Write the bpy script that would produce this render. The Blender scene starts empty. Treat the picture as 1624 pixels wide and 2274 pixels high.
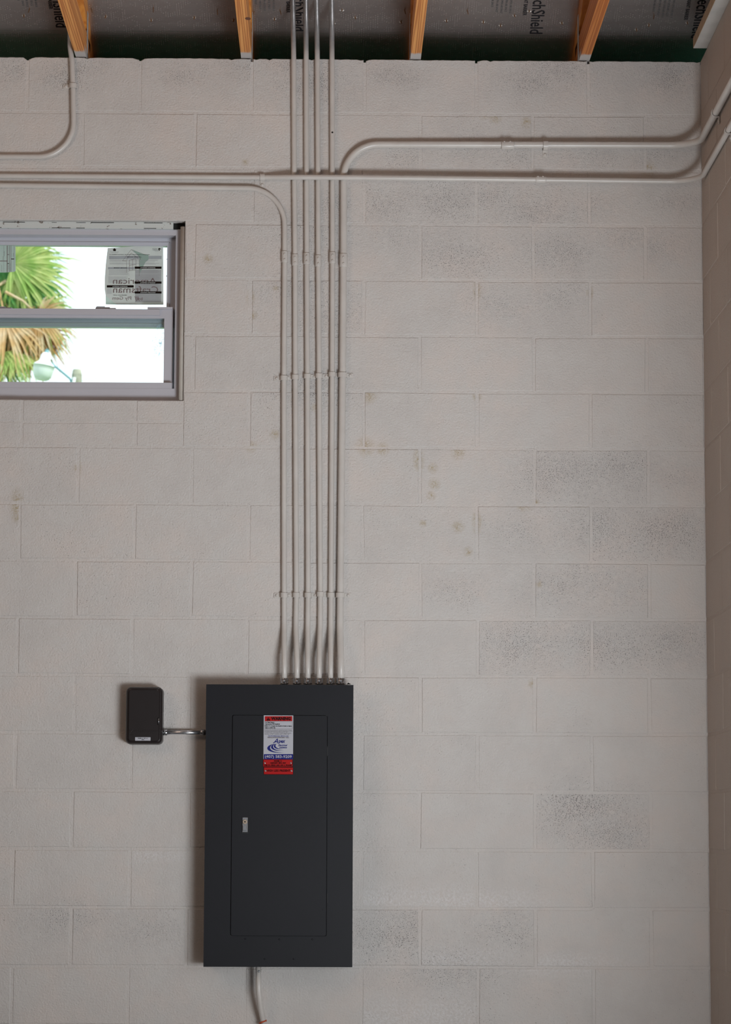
import bpy, bmesh, math, random
from mathutils import Vector, Matrix
random.seed(7)
sc = bpy.context.scene
C = sc.collection
PI = math.pi

# ------------------------------------------------------------------ camera
HT = 21 * 0.2032                       # top of the block walls, 21 courses
CX, CY, CZ = -1.33144, -9.9106, HT - 2.81474
YAW, PIT, ROL, FPX = 0.012236, 0.116765, 0.003556, 6231.8
cy_, sy_, cp_, sp_, cr_, sr_ = math.cos(YAW), math.sin(YAW), math.cos(PIT), math.sin(PIT), math.cos(ROL), math.sin(ROL)
_F = Vector((cp_*sy_, cp_*cy_, sp_)); _U = Vector((-sp_*sy_, -sp_*cy_, cp_)); _R = Vector((cy_, -sy_, 0))
_X = cr_*_R + sr_*_U; _Z = -sr_*_R + cr_*_U
cam = bpy.data.cameras.new('camera'); camo = bpy.data.objects.new('camera', cam); C.objects.link(camo)
cam.sensor_fit = 'VERTICAL'; cam.sensor_height = 36; cam.lens = 36*FPX/2274
cam.clip_start = 0.1; cam.clip_end = 300
cam.dof.use_dof = True; cam.dof.focus_distance = 9.95; cam.dof.aperture_fstop = 9
M = Matrix.Identity(4)
for i, v in enumerate((_X, _Z, -_F)):
    for j in range(3): M[j][i] = v[j]
M[0][3], M[1][3], M[2][3] = CX, CY, CZ
camo.matrix_world = M
sc.camera = camo

def ray(px, py): return _F + _X*((px-812)/FPX) + _Z*((1137-py)/FPX)
def at(px, py, Y=0.0):
    d = ray(px, py); t = (Y-CY)/d.y
    return Vector((CX+d.x*t, Y, CZ+d.z*t))
def onright(px, py, X=0.0):
    d = ray(px, py); t = (X-CX)/d.x
    return Vector((X, CY+d.y*t, CZ+d.z*t))
DECK0, PITCH = 0.213, 0.4
def ondeck(px, py):
    d = ray(px, py); t = (HT+DECK0-PITCH*CY-CZ)/(d.z+PITCH*d.y)
    return Vector((CX+d.x*t, CY+d.y*t, CZ+d.z*t))

# ------------------------------------------------------------------ world, sun, lamps, exposure
w = bpy.data.worlds.new('world'); sc.world = w; w.use_nodes = True
bg = w.node_tree.nodes['Background']; bg.inputs[0].default_value = (0.90, 0.96, 1.0, 1); bg.inputs[1].default_value = 1.75
def lamp(name, typ, loc, to, power, color, sx=1, sy=1):
    l = bpy.data.lights.new(name, typ); o = bpy.data.objects.new(name, l); C.objects.link(o)
    o.location = loc; l.energy = power; l.color = color
    o.rotation_euler = (Vector(to)-Vector(loc)).to_track_quat('-Z', 'Z').to_euler()
    if typ == 'AREA': l.shape = 'RECTANGLE'; l.size = sx; l.size_y = sy
    return o
sun = lamp('sun', 'SUN', (30, -20, 40), (0, 0, 0), 5.0, (1, 0.94, 0.84)); sun.data.angle = 0.01
lamp('daylight_in_side_opening', 'AREA', (0.02, -3.9, 0.85), (-1.25, 0, 11.5), 170, (0.90, 0.955, 1.0), 1.2, 1.3)
lamp('ceiling_lamp', 'AREA', (-5.0, -4.6, 4.1), (-1.2, 0, 4.6), 36, (1.0, 0.74, 0.57), 2.4, 1.4)
sc.view_settings.view_transform = 'Standard'; sc.view_settings.look = 'None'
sc.view_settings.gamma = 1; sc.view_settings.use_curve_mapping = False; sc.view_settings.exposure = 0

# ------------------------------------------------------------------ materials
class NT:
    def __init__(s, name):
        s.m = bpy.data.materials.new(name); s.m.use_nodes = True; s.t = s.m.node_tree; s.n = s.t.nodes
        s.b = s.n['Principled BSDF']; s.out = s.n['Material Output']
    def node(s, t, **k):
        n = s.n.new(t)
        for a, b in k.items(): setattr(n, a, b)
        return n
    def l(s, a, b): s.t.links.new(a, b)
    def put(s, sock, v):
        if isinstance(v, bpy.types.NodeSocket): s.l(v, sock)
        else: sock.default_value = v
    def math(s, op, a, b=0.0, c=None, clamp=False):
        n = s.node('ShaderNodeMath', operation=op); n.use_clamp = clamp
        s.put(n.inputs[0], a); s.put(n.inputs[1], b)
        if c is not None: s.put(n.inputs[2], c)
        return n.outputs[0]
    def vm(s, op, a, b=None):
        n = s.node('ShaderNodeVectorMath', operation=op); s.put(n.inputs[0], a)
        if b is not None: s.put(n.inputs[1], b)
        return n.outputs['Value'] if op in ('LENGTH', 'DOT_PRODUCT') else n.outputs[0]
    def noise(s, vec, scale, detail=2.0, rough=0.5, dist=0.0):
        n = s.node('ShaderNodeTexNoise'); s.l(vec, n.inputs['Vector'])
        n.inputs['Scale'].default_value = scale; n.inputs['Detail'].default_value = detail
        n.inputs['Roughness'].default_value = rough; n.inputs['Distortion'].default_value = dist
        return n.outputs['Fac']
    def step(s, v, lo, hi):
        n = s.node('ShaderNodeMapRange', interpolation_type='SMOOTHSTEP')
        s.put(n.inputs[0], v); s.put(n.inputs[1], lo); s.put(n.inputs[2], hi)
        return n.outputs[0]
    def mix(s, f, a, b):
        n = s.node('ShaderNodeMix', data_type='RGBA')
        s.put(n.inputs[0], f); s.put(n.inputs[6], a if isinstance(a, bpy.types.NodeSocket) else (*a, 1))
        s.put(n.inputs[7], b if isinstance(b, bpy.types.NodeSocket) else (*b, 1))
        return n.outputs[2]
    def bump(s, h, strength, dist):
        n = s.node('ShaderNodeBump'); s.l(h, n.inputs['Height'])
        n.inputs['Strength'].default_value = strength; n.inputs['Distance'].default_value = dist
        s.l(n.outputs[0], s.b.inputs['Normal']); return n
    def pos(s): return s.node('ShaderNodeNewGeometry').outputs['Position']
    def obj(s): return s.node('ShaderNodeTexCoord').outputs['Object']
    def attr(s, name):
        n = s.node('ShaderNodeAttribute', attribute_type='OBJECT'); n.attribute_name = name; return n
    def sepx(s, v):
        n = s.node('ShaderNodeSeparateXYZ'); s.l(v, n.inputs[0]); return n.outputs
    def comb(s, x, y, z):
        n = s.node('ShaderNodeCombineXYZ'); s.put(n.inputs[0], x); s.put(n.inputs[1], y); s.put(n.inputs[2], z); return n.outputs[0]

MATS = {}
def plain(name, col, rough=0.5, metal=0.0, bump=None, var=0.0, vs=6.0, spec=0.5):
    if name in MATS: return MATS[name]
    k = NT(name); b = k.b
    b.inputs['Roughness'].default_value = rough; b.inputs['Metallic'].default_value = metal
    b.inputs['Specular IOR Level'].default_value = spec
    if var:
        f = k.noise(k.pos(), vs, 4, 0.6)
        c = k.mix(k.step(f, 0.3, 0.7), tuple(x*(1-var) for x in col), tuple(min(1, x*(1+var)) for x in col))
        k.l(c, b.inputs['Base Color'])
    else: b.inputs['Base Color'].default_value = (*col, 1)
    if bump: k.bump(k.noise(k.pos(), bump[0], 3), bump[1], bump[2])
    MATS[name] = k.m; return k.m

def wall_paint(name, right=False):
    """painted block: stipple, unfilled pores in patches, rust stains, powdery white patches; positions come
    from per-block properties (world x, z, radius) so each mark stays on its block"""
    k = NT(name); P = k.pos(); x, y, z = k.sepx(P)
    base = k.mix(k.step(k.noise(P, 3.1, 4, 0.6), 0.38, 0.64), (0.560, 0.525, 0.500), (0.620, 0.560, 0.522))
    base = k.mix(k.step(k.noise(P, 9, 3, 0.6), 0.35, 0.7), base, (0.590, 0.558, 0.532))
    fine = k.noise(P, 330, 2, 0.6)
    base = k.mix(k.math('MULTIPLY', k.step(fine, 0.36, 0.50), 0.0), base, base)
    q = k.comb(x, z, 0.0) if not right else k.comb(y, z, 0.0)
    def spot(n, sx, sy):
        a = k.attr(n); c = k.sepx(a.outputs['Vector'])
        d = k.vm('SUBTRACT', q, k.comb(c[0], c[1], 0.0))
        d = k.vm('MULTIPLY', d, (sx, sy, 0))
        L = k.vm('LENGTH', d)
        r = k.math('MAXIMUM', c[2], 0.0001)
        v = k.math('SUBTRACT', 1.0, k.math('DIVIDE', L, r), clamp=True)
        return k.math('MULTIPLY', v, k.math('GREATER_THAN', c[2], 0.001))
    # pores
    pit = k.attr('pit').outputs['Fac']
    cl = k.math('ADD', pit, k.math('MAXIMUM', spot('p1', 0.7, 1.5), spot('p2', 0.7, 1.5)))
    cl = k.math('ADD', cl, k.math('MULTIPLY', k.step(k.noise(P, 5.5, 3, 0.6), 0.45, 0.8), 0.55))
    cl = k.math('MULTIPLY', cl, 0.125, clamp=True)
    pn = k.noise(P, 290, 1.0, 0.5)
    thr = k.math('SUBTRACT', 0.765, cl)
    pits = k.step(pn, thr, k.math('ADD', thr, 0.045))
    base = k.mix(k.math('MULTIPLY', pits, 0.75), base, (0.17, 0.155, 0.15))
    # grey under-coverage where the paint is thin
    thin = k.math('MULTIPLY', k.math('ADD', k.math('MAXIMUM', spot('p1', 0.7, 1.5), spot('p2', 0.7, 1.5)), k.math('MULTIPLY', pit, 0.5)), 0.22, clamp=True)
    thin = k.math('MULTIPLY', thin, k.step(k.noise(P, 60, 4, 0.7), 0.35, 0.6))
    base = k.mix(thin, base, (0.33, 0.325, 0.33))
    # rust coloured bleed
    st = k.math('MAXIMUM', spot('s1', 1, 1), k.math('MAXIMUM', spot('s2', 1, 1), spot('s3', 1.0, 0.45)))
    st = k.math('MAXIMUM', st, k.math('MAXIMUM', spot('s4', 1, 1), spot('s5', 1, 1)))
    st = k.math('MULTIPLY', st, k.step(k.noise(P, 75, 5, 0.75, 1.5), 0.36, 0.66))
    base = k.mix(k.math('MULTIPLY', st, 1.0, clamp=True), base, (0.36, 0.27, 0.13))
    # powdery white bloom
    wh = k.math('MAXIMUM', spot('w1', 0.28, 1.4), spot('w2', 0.28, 1.4))
    wh = k.math('MULTIPLY', wh, k.step(k.noise(P, 110, 5, 0.8), 0.42, 0.62))
    base = k.mix(k.math('MULTIPLY', wh, 0.65, clamp=True), base, (0.72, 0.70, 0.70))
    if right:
        base = k.mix(0.5, base, (0.40, 0.30, 0.225))  # the right wall's warm brown shade is mixed into its colour
    k.l(base, k.b.inputs['Base Color'])
    k.b.inputs['Roughness'].default_value = 0.62; k.b.inputs['Specular IOR Level'].default_value = 0.3
    h = k.math('ADD', k.math('MULTIPLY', k.noise(P, 150, 3, 0.6), 1.0), k.math('MULTIPLY', pits, -0.8))
    h = k.math('ADD', h, k.math('MULTIPLY', k.noise(P, 28, 3, 0.6), 0.7))
    k.bump(h, 0.9, 0.0032)
    return k.m

M_wall = wall_paint('block_paint'); M_wallr = wall_paint('block_paint_side_shaded', True)

def wood(name, c0, c1, axis='Y', scale=55, tip=None, rough=0.6):
    k = NT(name); O = k.obj()
    st = {'Y': (1, 0.014, 1), 'X': (0.035, 1, 1), 'Z': (1, 1, 0.035)}[axis]
    v = k.vm('MULTIPLY', O, st)
    n1 = k.noise(v, 14, 2, 0.5, 0.3)
    rings = k.math('SINE', k.math('MULTIPLY', n1, scale))
    f = k.math('MULTIPLY_ADD', rings, 0.5, 0.5)
    f2 = k.noise(v, 160, 3, 0.6)
    col = k.mix(k.step(k.math('ADD', k.math('MULTIPLY', f, 0.7), k.math('MULTIPLY', f2, 0.5)), 0.25, 1.0), c0, c1)
    if tip is not None:   # over-sprayed wall paint next to the wall
        y = k.sepx(k.pos())[1]
        e = k.math('ADD', y, k.math('MULTIPLY', k.noise(k.pos(), 60, 3), 0.05))
        col = k.mix(k.math('MULTIPLY', k.step(e, -0.062+tip, -0.028+tip), k.step(k.sepx(k.pos())[2], HT+0.035, HT+0.012)), col, (0.50, 0.46, 0.44))
    k.l(col, k.b.inputs['Base Color']); k.b.inputs['Roughness'].default_value = rough
    k.bump(f2, 0.3, 0.001)
    return k.m
M_pine = wood('pine', (0.50, 0.165, 0.035), (0.80, 0.36, 0.10), 'Y', 95, tip=0.0)
M_pine2 = wood('pine_deep', (0.40, 0.11, 0.018), (0.58, 0.20, 0.04), 'Y', 80, tip=0.0)
M_chord = wood('pine_top', (0.50, 0.17, 0.03), (0.66, 0.27, 0.05), 'Y', 50)
M_plate = plain('painted_timber', (0.56, 0.54, 0.51), 0.6, bump=(90, 0.4, 0.002), var=0.06, vs=14)
M_platew = plain('bare_timber_edge', (0.40, 0.28, 0.17), 0.7, bump=(120, 0.4, 0.001), var=0.15, vs=20)
M_buck = None

def conduit_mat():
    k = NT('painted_conduit'); P = k.pos(); z = k.sepx(P)[2]
    p = k.mix(k.step(k.noise(P, 12, 3), 0.35, 0.7), (0.560, 0.520, 0.485), (0.600, 0.562, 0.525))
    e = k.math('ADD', z, k.math('MULTIPLY', k.noise(P, 14, 4, 0.7), 0.12))
    f = k.step(e, HT+0.02, HT+0.15)
    g = k.mix(k.step(k.noise(P, 40, 3), 0.3, 0.7), (0.34, 0.345, 0.35), (0.42, 0.425, 0.43))
    k.l(k.mix(f, p, g), k.b.inputs['Base Color'])
    k.l(k.math('MULTIPLY', f, 0.35), k.b.inputs['Metallic'])
    k.b.inputs['Roughness'].default_value = 0.33
    k.bump(k.noise(P, 120, 2), 0.25, 0.0006)
    return k.m
M_cond = conduit_mat()
M_galv = plain('galvanised_steel', (0.55, 0.56, 0.57), 0.28, 0.95, bump=(60, 0.15, 0.001), var=0.15, vs=40)
M_conn = plain('connector_steel', (0.34, 0.34, 0.35), 0.22, 0.95)
M_strapm = plain('dull_strap_steel', (0.50, 0.50, 0.49), 0.5, 0.4, var=0.12, vs=30)
M_panel = plain('dark_grey_enamel', (0.0105, 0.0108, 0.0140), 0.5, 0.0, bump=(420, 0.25, 0.0005), var=0.07, vs=3, spec=0.22)
M_panel_in = plain('panel_edge_black', (0.010, 0.010, 0.011), 0.6)
M_timer = plain('dark_brown_grey_enamel', (0.016, 0.0115, 0.0115), 0.36, 0.0, bump=(90, 0.12, 0.001), var=0.07, vs=9)
M_white = plain('label_white', (0.45, 0.45, 0.49), 0.5, spec=0.25)
M_red = plain('label_red', (0.40, 0.003, 0.003), 0.5, spec=0.2)
M_navy = plain('label_navy', (0.006, 0.010, 0.15), 0.5, spec=0.2)
M_black = plain('print_black', (0.006, 0.005, 0.005), 0.6, spec=0.1)
M_darkred = plain('engraved_dark_red', (0.025, 0.001, 0.001), 0.6, spec=0.1)
M_grey = plain('print_grey', (0.16, 0.15, 0.16), 0.6)
M_brass = plain('brass', (0.42, 0.33, 0.25), 0.4, 0.4)
M_chrome = plain('bright_zinc', (0.62, 0.63, 0.66), 0.25, 0.9)
M_vinyl = plain('window_vinyl', (0.50, 0.49, 0.53), 0.4, var=0.02)
M_vinyl2 = plain('sash_vinyl_bluish', (0.50, 0.51, 0.56), 0.45)  # slightly bluer vinyl for the upper sash and side track
M_conc = plain('floor_concrete', (0.13, 0.125, 0.12), 0.7, bump=(20, 0.2, 0.003), var=0.12, vs=2)
M_plainwall = plain('far_wall_paint', (0.36, 0.33, 0.30), 0.7, bump=(60, 0.4, 0.002), var=0.04, vs=3)
M_soffit = plain('soffit_green_bounce', (0.035, 0.25, 0.14), 0.7, var=0.2)  # green put in the colour for grass light mirrored in the foil
M_fascia = plain('fascia_timber', (0.006, 0.007, 0.006), 0.8, var=0.2)
M_gable = plain('gable_sheathing_dark', (0.05, 0.04, 0.035), 0.8, var=0.2)
M_rust = plain('rusty_nail', (0.14, 0.07, 0.03), 0.6, 0.3, var=0.3, vs=200)
M_fluff = plain('torn_foil', (0.62, 0.60, 0.56), 0.4, 0.3)
M_ink = plain('foil_ink', (0.012, 0.012, 0.015), 0.5)
M_dark = plain('dark_gap', (0.010, 0.009, 0.008), 0.9)
M_wire = plain('orange_wire', (0.55, 0.08, 0.02), 0.45)
M_caulk = plain('painted_caulk', (0.47, 0.42, 0.37), 0.6, bump=(60, 0.3, 0.002), var=0.06, vs=20)

def foil():
    k = NT('radiant_barrier_foil'); P = k.pos(); x, y, z = k.sepx(P)
    c = k.mix(k.step(k.noise(k.vm('MULTIPLY', P, (0.6, 3, 3)), 4, 3, 0.6), 0.3, 0.72), (0.70, 0.66, 0.65), (0.80, 0.77, 0.76))
    fx = k.math('FRACT', k.math('MULTIPLY', x, 120)); fy = k.math('FRACT', k.math('ADD', k.math('MULTIPLY', y, 105), k.math('MULTIPLY', k.math('FLOOR', k.math('MULTIPLY', x, 120)), 0.5)))
    d = k.vm('LENGTH', k.vm('SUBTRACT', k.comb(fx, fy, 0.0), (0.5, 0.5, 0)))
    dot = k.math('MULTIPLY', k.math('LESS_THAN', d, 0.12), 0.35)
    dot = k.math('MULTIPLY', dot, k.step(k.noise(P, 35, 3), 0.42, 0.6))
    c = k.mix(dot, c, (0.9, 0.88, 0.84))
    k.l(c, k.b.inputs['Base Color'])
    k.l(k.math('MULTIPLY', k.math('SUBTRACT', 1.0, k.math('MULTIPLY', dot, 0.8)), 0.92), k.b.inputs['Metallic'])
    k.b.inputs['Roughness'].default_value = 0.27
    h = k.math('ADD', k.noise(k.vm('MULTIPLY', P, (0.5, 8, 8)), 9, 4, 0.6), k.math('MULTIPLY', dot, 0.1))
    k.bump(h, 0.16, 0.003)
    return k.m
M_foil = foil()

def glass():
    k = NT('tinted_window_glass'); k.n.remove(k.b)
    tr = k.node('ShaderNodeBsdfTransparent'); tr.inputs[0].default_value = (0.92, 0.968, 0.968, 1)
    gl = k.node('ShaderNodeBsdfGlossy'); gl.inputs['Roughness'].default_value = 0.02
    P = k.pos(); fr = k.node('ShaderNodeFresnel'); fr.inputs[0].default_value = 1.45
    sm = k.node('ShaderNodeBsdfDiffuse'); sm.inputs[0].default_value = (0.35, 0.62, 0.78, 1)
    m1 = k.node('ShaderNodeMixShader'); k.l(fr.outputs[0], m1.inputs[0]); k.l(tr.outputs[0], m1.inputs[1]); k.l(gl.outputs[0], m1.inputs[2])
    # grease smears near the lock-side stile
    c = at(355, 765, 0.08); x, y, z = k.sepx(P)
    dd = k.vm('MULTIPLY', k.vm('SUBTRACT', P, tuple(c)), (22, 0, 9))
    v = k.math('SUBTRACT', 1.0, k.vm('LENGTH', dd), clamp=True)
    v = k.math('MULTIPLY', v, k.step(k.noise(P, 90, 5, 0.75, 1.0), 0.5, 0.62))
    v = k.math('MULTIPLY', v, 0.55)
    m2 = k.node('ShaderNodeMixShader'); k.l(v, m2.inputs[0]); k.l(m1.outputs[0], m2.inputs[1]); k.l(sm.outputs[0], m2.inputs[2])
    k.l(m2.outputs[0], k.out.inputs[0])
    return k.m
M_glass = glass()

def buck():
    k = NT('cracked_white_buck'); P = k.pos()
    v = k.vm('MULTIPLY', P, (14, 1, 1))
    f = k.step(k.noise(P, 40, 4, 0.7), 0.60, 0.66)
    k.l(k.mix(f, (0.58, 0.60, 0.58), (0.16, 0.12, 0.10)), k.b.inputs['Base Color']); k.b.inputs['Roughness'].default_value = 0.6
    return k.m
M_buck = buck()

def paper(name, col, sheer):
    k = NT(name)
    df = k.node('ShaderNodeBsdfDiffuse'); tl = k.node('ShaderNodeBsdfTranslucent')
    c = k.mix(k.step(k.noise(k.pos(), 25, 3), 0.3, 0.7), tuple(x*0.95 for x in col), col)
    k.l(c, df.inputs[0]); k.l(c, tl.inputs[0])
    m = k.node('ShaderNodeMixShader'); m.inputs[0].default_value = sheer
    k.l(df.outputs[0], m.inputs[1]); k.l(tl.outputs[0], m.inputs[2]); k.l(m.outputs[0], k.out.inputs[0])
    return k.m
M_paper = paper('sheer_paper', (0.80, 0.82, 0.81), 0.42)
M_paper2 = paper('green_tint_paper', (0.66, 0.76, 0.73), 0.42)
M_pgrey = paper('paper_print_light', (0.52, 0.55, 0.58), 0.38)
M_pgreen = paper('paper_print_green', (0.40, 0.54, 0.48), 0.30)
M_pbrown = paper('paper_print_brown', (0.24, 0.18, 0.18), 0.25)
M_pink = paper('paper_print_black', (0.018, 0.012, 0.010), 0.1)
M_ptext = paper('paper_print_text', (0.30, 0.30, 0.32), 0.25)

def leafmat(name, a, b):
    k = NT(name); k.n.remove(k.b)
    c = k.mix(k.step(k.noise(k.pos(), 5, 3), 0.35, 0.65), a, b)
    df = k.node('ShaderNodeBsdfDiffuse'); tl = k.node('ShaderNodeBsdfTranslucent'); k.l(c, df.inputs[0]); k.l(c, tl.inputs[0])
    m = k.node('ShaderNodeMixShader'); m.inputs[0].default_value = 0.35
    k.l(df.outputs[0], m.inputs[1]); k.l(tl.outputs[0], m.inputs[2]); k.l(m.outputs[0], k.out.inputs[0])
    return k.m
M_leafs = [leafmat('palm_green', (0.10, 0.30, 0.10), (0.34, 0.50, 0.16)),
           leafmat('palm_yellow_green', (0.36, 0.52, 0.16), (0.62, 0.66, 0.30)),
           leafmat('palm_deep_green', (0.03, 0.16, 0.09), (0.12, 0.30, 0.14)),
           leafmat('palm_tan', (0.62, 0.40, 0.20), (0.74, 0.60, 0.44)),
           leafmat('palm_brown', (0.30, 0.14, 0.07), (0.66, 0.38, 0.16))]
M_trunk = plain('palm_trunk_bark', (0.26, 0.21, 0.17), 0.9, bump=(12, 0.8, 0.02), var=0.25, vs=8)
M_lampw = plain('lamp_enamel', (0.78, 0.80, 0.84), 0.4)
M_lampd = plain('lamp_refractor', (0.62, 0.68, 0.66), 0.3)
M_arm = plain('lamp_arm_steel', (0.14, 0.30, 0.34), 0.5)
M_pole = plain('weathered_pole', (0.30, 0.30, 0.24), 0.9, bump=(20, 0.5, 0.01), var=0.3, vs=6)
M_grass = plain('outside_grass', (0.14, 0.24, 0.07), 0.9, bump=(14, 0.5, 0.03), var=0.3, vs=2)

# ------------------------------------------------------------------ helpers
def empty(name, loc, label=None, cat=None, group=None, kind=None):
    o = bpy.data.objects.new(name, None); C.objects.link(o); o.location = loc; o.empty_display_size = 0.05
    tag(o, label, cat, group, kind); return o
def tag(o, label=None, cat=None, group=None, kind=None):
    if label: o['label'] = label
    if cat: o['category'] = cat
    if group: o['group'] = group
    if kind: o['kind'] = kind
    return o
ORG = {}
def obj(name, verts, faces, mat, parent=None, smooth=False, org=None, mats=None, fm=None):
    """mesh object from world-space verts; its origin is put at org (default: centre of its box)"""
    vs = [Vector(v) for v in verts]
    if org is None:
        lo = Vector([min(v[i] for v in vs) for i in range(3)]); hi = Vector([max(v[i] for v in vs) for i in range(3)])
        org = (lo+hi)/2
    org = Vector(org)
    me = bpy.data.meshes.new(name); me.from_pydata([tuple(v-org) for v in vs], [], faces)
    for m in (mats or [mat]): me.materials.append(m)
    if fm: me.polygons.foreach_set('material_index', fm)
    if smooth: me.polygons.foreach_set('use_smooth', [True]*len(me.polygons))
    if smooth:
        for p in me.polygons:
            if len(p.vertices) > 4: p.use_smooth = False
    me.update()
    o = bpy.data.objects.new(name, me); C.objects.link(o)
    po = ORG.get(parent, Vector((0, 0, 0))) if parent else Vector((0, 0, 0))
    if parent:
        o.parent = parent
        p = parent; acc = Vector((0, 0, 0))
        while p: acc += Vector(p.location); p = p.parent
        o.location = org-acc
    else: o.location = org
    return o
class MB:
    def __init__(s): s.v = []; s.f = []; s.fm = []
    def add(s, v, f, m=0):
        n = len(s.v); s.v += [Vector(a) for a in v]; s.f += [tuple(i+n for i in q) for q in f]; s.fm += [m]*len(f); return s
    def box(s, a, b, m=0):
        x0, y0, z0 = [min(a[i], b[i]) for i in range(3)]; x1, y1, z1 = [max(a[i], b[i]) for i in range(3)]
        v = [(x0,y0,z0),(x1,y0,z0),(x1,y1,z0),(x0,y1,z0),(x0,y0,z1),(x1,y0,z1),(x1,y1,z1),(x0,y1,z1)]
        return s.add(v, [(0,3,2,1),(4,5,6,7),(0,1,5,4),(1,2,6,5),(2,3,7,6),(3,0,4,7)], m)
    def cbox(s, a, b, c, m=0):
        """box whose face towards -y is chamfered by c"""
        x0, y0, z0 = [min(a[i], b[i]) for i in range(3)]; x1, y1, z1 = [max(a[i], b[i]) for i in range(3)]
        v = [(x0,y1,z0),(x1,y1,z0),(x1,y1,z1),(x0,y1,z1),(x0,y0+c,z0),(x1,y0+c,z0),(x1,y0+c,z1),(x0,y0+c,z1),
             (x0+c,y0,z0+c),(x1-c,y0,z0+c),(x1-c,y0,z1-c),(x0+c,y0,z1-c)]
        return s.add(v, [(0,3,2,1),(0,1,5,4),(1,2,6,5),(2,3,7,6),(3,0,4,7),(4,5,9,8),(5,6,10,9),(6,7,11,10),(7,4,8,11),(8,9,10,11)], m)
    def quad(s, a, b, c, d, m=0): return s.add([a, b, c, d], [(0,1,2,3)], m)
    def build(s, name, mat, parent=None, smooth=False, org=None, mats=None):
        return obj(name, s.v, s.f, mat, parent, smooth, org, mats, s.fm if mats else None)

def fillet(pts, rads, n=10):
    """polyline with rounded corners"""
    out = [Vector(pts[0])]
    for i in range(1, len(pts)-1):
        p0, p, p1 = Vector(pts[i-1]), Vector(pts[i]), Vector(pts[i+1]); r = rads[i-1]
        a = (p0-p).normalized(); b = (p1-p).normalized(); ang = a.angle(b)
        if r <= 0 or ang > PI-0.01: out.append(p); continue
        t = min(r/math.tan(ang/2), (p0-p).length*0.95, (p1-p).length*0.95); r = t*math.tan(ang/2)
        c = p+(a+b).normalized()*(r/math.sin(ang/2))
        s = p+a*t-c; e = p+b*t-c; th = s.angle(e)
        for k in range(n+1):
            u = k/n; out.append(c+(s*math.sin((1-u)*th)+e*math.sin(u*th))/math.sin(th))
    out.append(Vector(pts[-1])); return out
def tube(path, r, seg=16, cap=True, rr=None):
    path = [Vector(p) for p in path]; V = []; F = []
    t0 = (path[1]-path[0]).normalized(); up = Vector((0, 0, 1)) if abs(t0.z) < 0.9 else Vector((1, 0, 0))
    u = t0.cross(up).normalized()
    for i, p in enumerate(path):
        a = path[max(i-1, 0)]; b = path[min(i+1, len(path)-1)]; t = (b-a).normalized()
        u = (u-t*u.dot(t)).normalized(); v = t.cross(u); q = rr[i] if rr else r
        for k in range(seg):
            an = 2*PI*k/seg; V.append(p+u*math.cos(an)*q+v*math.sin(an)*q)
    for i in range(len(path)-1):
        for k in range(seg):
            k2 = (k+1) % seg; F.append((i*seg+k, i*seg+k2, (i+1)*seg+k2, (i+1)*seg+k))
    if cap: F.append(tuple(range(seg))[::-1]); F.append(tuple((len(path)-1)*seg+k for k in range(seg)))
    return V, F
def disc(c, r, depth, axis, seg=14, dome=0.4):
    """low domed button (screw head) standing on c along axis"""
    a = Vector(axis).normalized(); return tube([Vector(c), Vector(c)+a*depth*0.6, Vector(c)+a*depth], r, seg, True, [r, r, r*(1-dome)])
def text(name, s, loc, size, mat, parent, align='CENTER', bold=0.0, shear=0.0, mirror=False, sx=1.0, rot=None, space=1.0, ext=0.0):
    cu = bpy.data.curves.new(name, 'FONT'); cu.body = s; cu.size = size; cu.align_x = align; cu.align_y = 'CENTER'
    cu.offset = bold; cu.shear = shear; cu.resolution_u = 2; cu.space_character = space; cu.extrude = ext
    t = bpy.data.objects.new(name, cu); C.objects.link(t)
    me = bpy.data.meshes.new_from_object(t); bpy.data.objects.remove(t); bpy.data.curves.remove(cu)
    Rm = rot or Matrix(((1, 0, 0), (0, 0, -1), (0, 1, 0)))
    S = Matrix.Diagonal((-sx if mirror else sx, 1, 1))
    me.transform((Rm @ S).to_4x4()); me.materials.clear(); me.materials.append(mat); me.name = name
    o = bpy.data.objects.new(name, me); C.objects.link(o)
    acc = Vector((0, 0, 0)); p = parent
    while p: acc += Vector(p.location); p = p.parent
    o.parent = parent; o.location = Vector(loc)-acc
    return o
def flat(name, px, mat, parent, d, **k):
    """thin printed patch: polygon given by photo points on the plane y=-d"""
    v = [at(x, y, -d) for x, y in px]; n = len(v)
    v2 = [a+Vector((0, 0.0002, 0)) for a in v]
    return obj(name, v+v2, [tuple(range(n))] + [tuple(range(n, 2*n))[::-1]], mat, parent)

# ------------------------------------------------------------------ the room
U = 0.2032; J = 0.0085; RX0 = -8.0; RY = -14.0
# window opening in wall coordinates
WR, WT, WB = at(412, 490).x, at(412, 490).z, at(412, 890).z
WL = at(-178, 490).x
PANELZ = (HT-21*U)
def rects_minus(r, o):
    x0, x1, z0, z1 = r; a0, a1, b0, b1 = o
    if x1 <= a0 or x0 >= a1 or z1 <= b0 or z0 >= b1: return [r]
    out = []
    if x0 < a0: out.append((x0, a0, z0, z1))
    if x1 > a1: out.append((a1, x1, z0, z1))
    m0, m1 = max(x0, a0), min(x1, a1)
    if z0 < b0: out.append((m0, m1, z0, b0))
    if z1 > b1: out.append((m0, m1, b1, z1))
    return out
OPEN = (WL, WR, WB, WT)

mb = MB()
for r in rects_minus((RX0, 0.2, 0, HT), OPEN):
    mb.box((r[0], 0.0014, r[2]), (r[1], 0.26, r[3]-(0.012 if r[3] > HT-0.01 else 0)))
wall = mb.build('wall_back', M_wall, org=(-4, 0.1, 0)); tag(wall, kind='structure')

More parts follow.
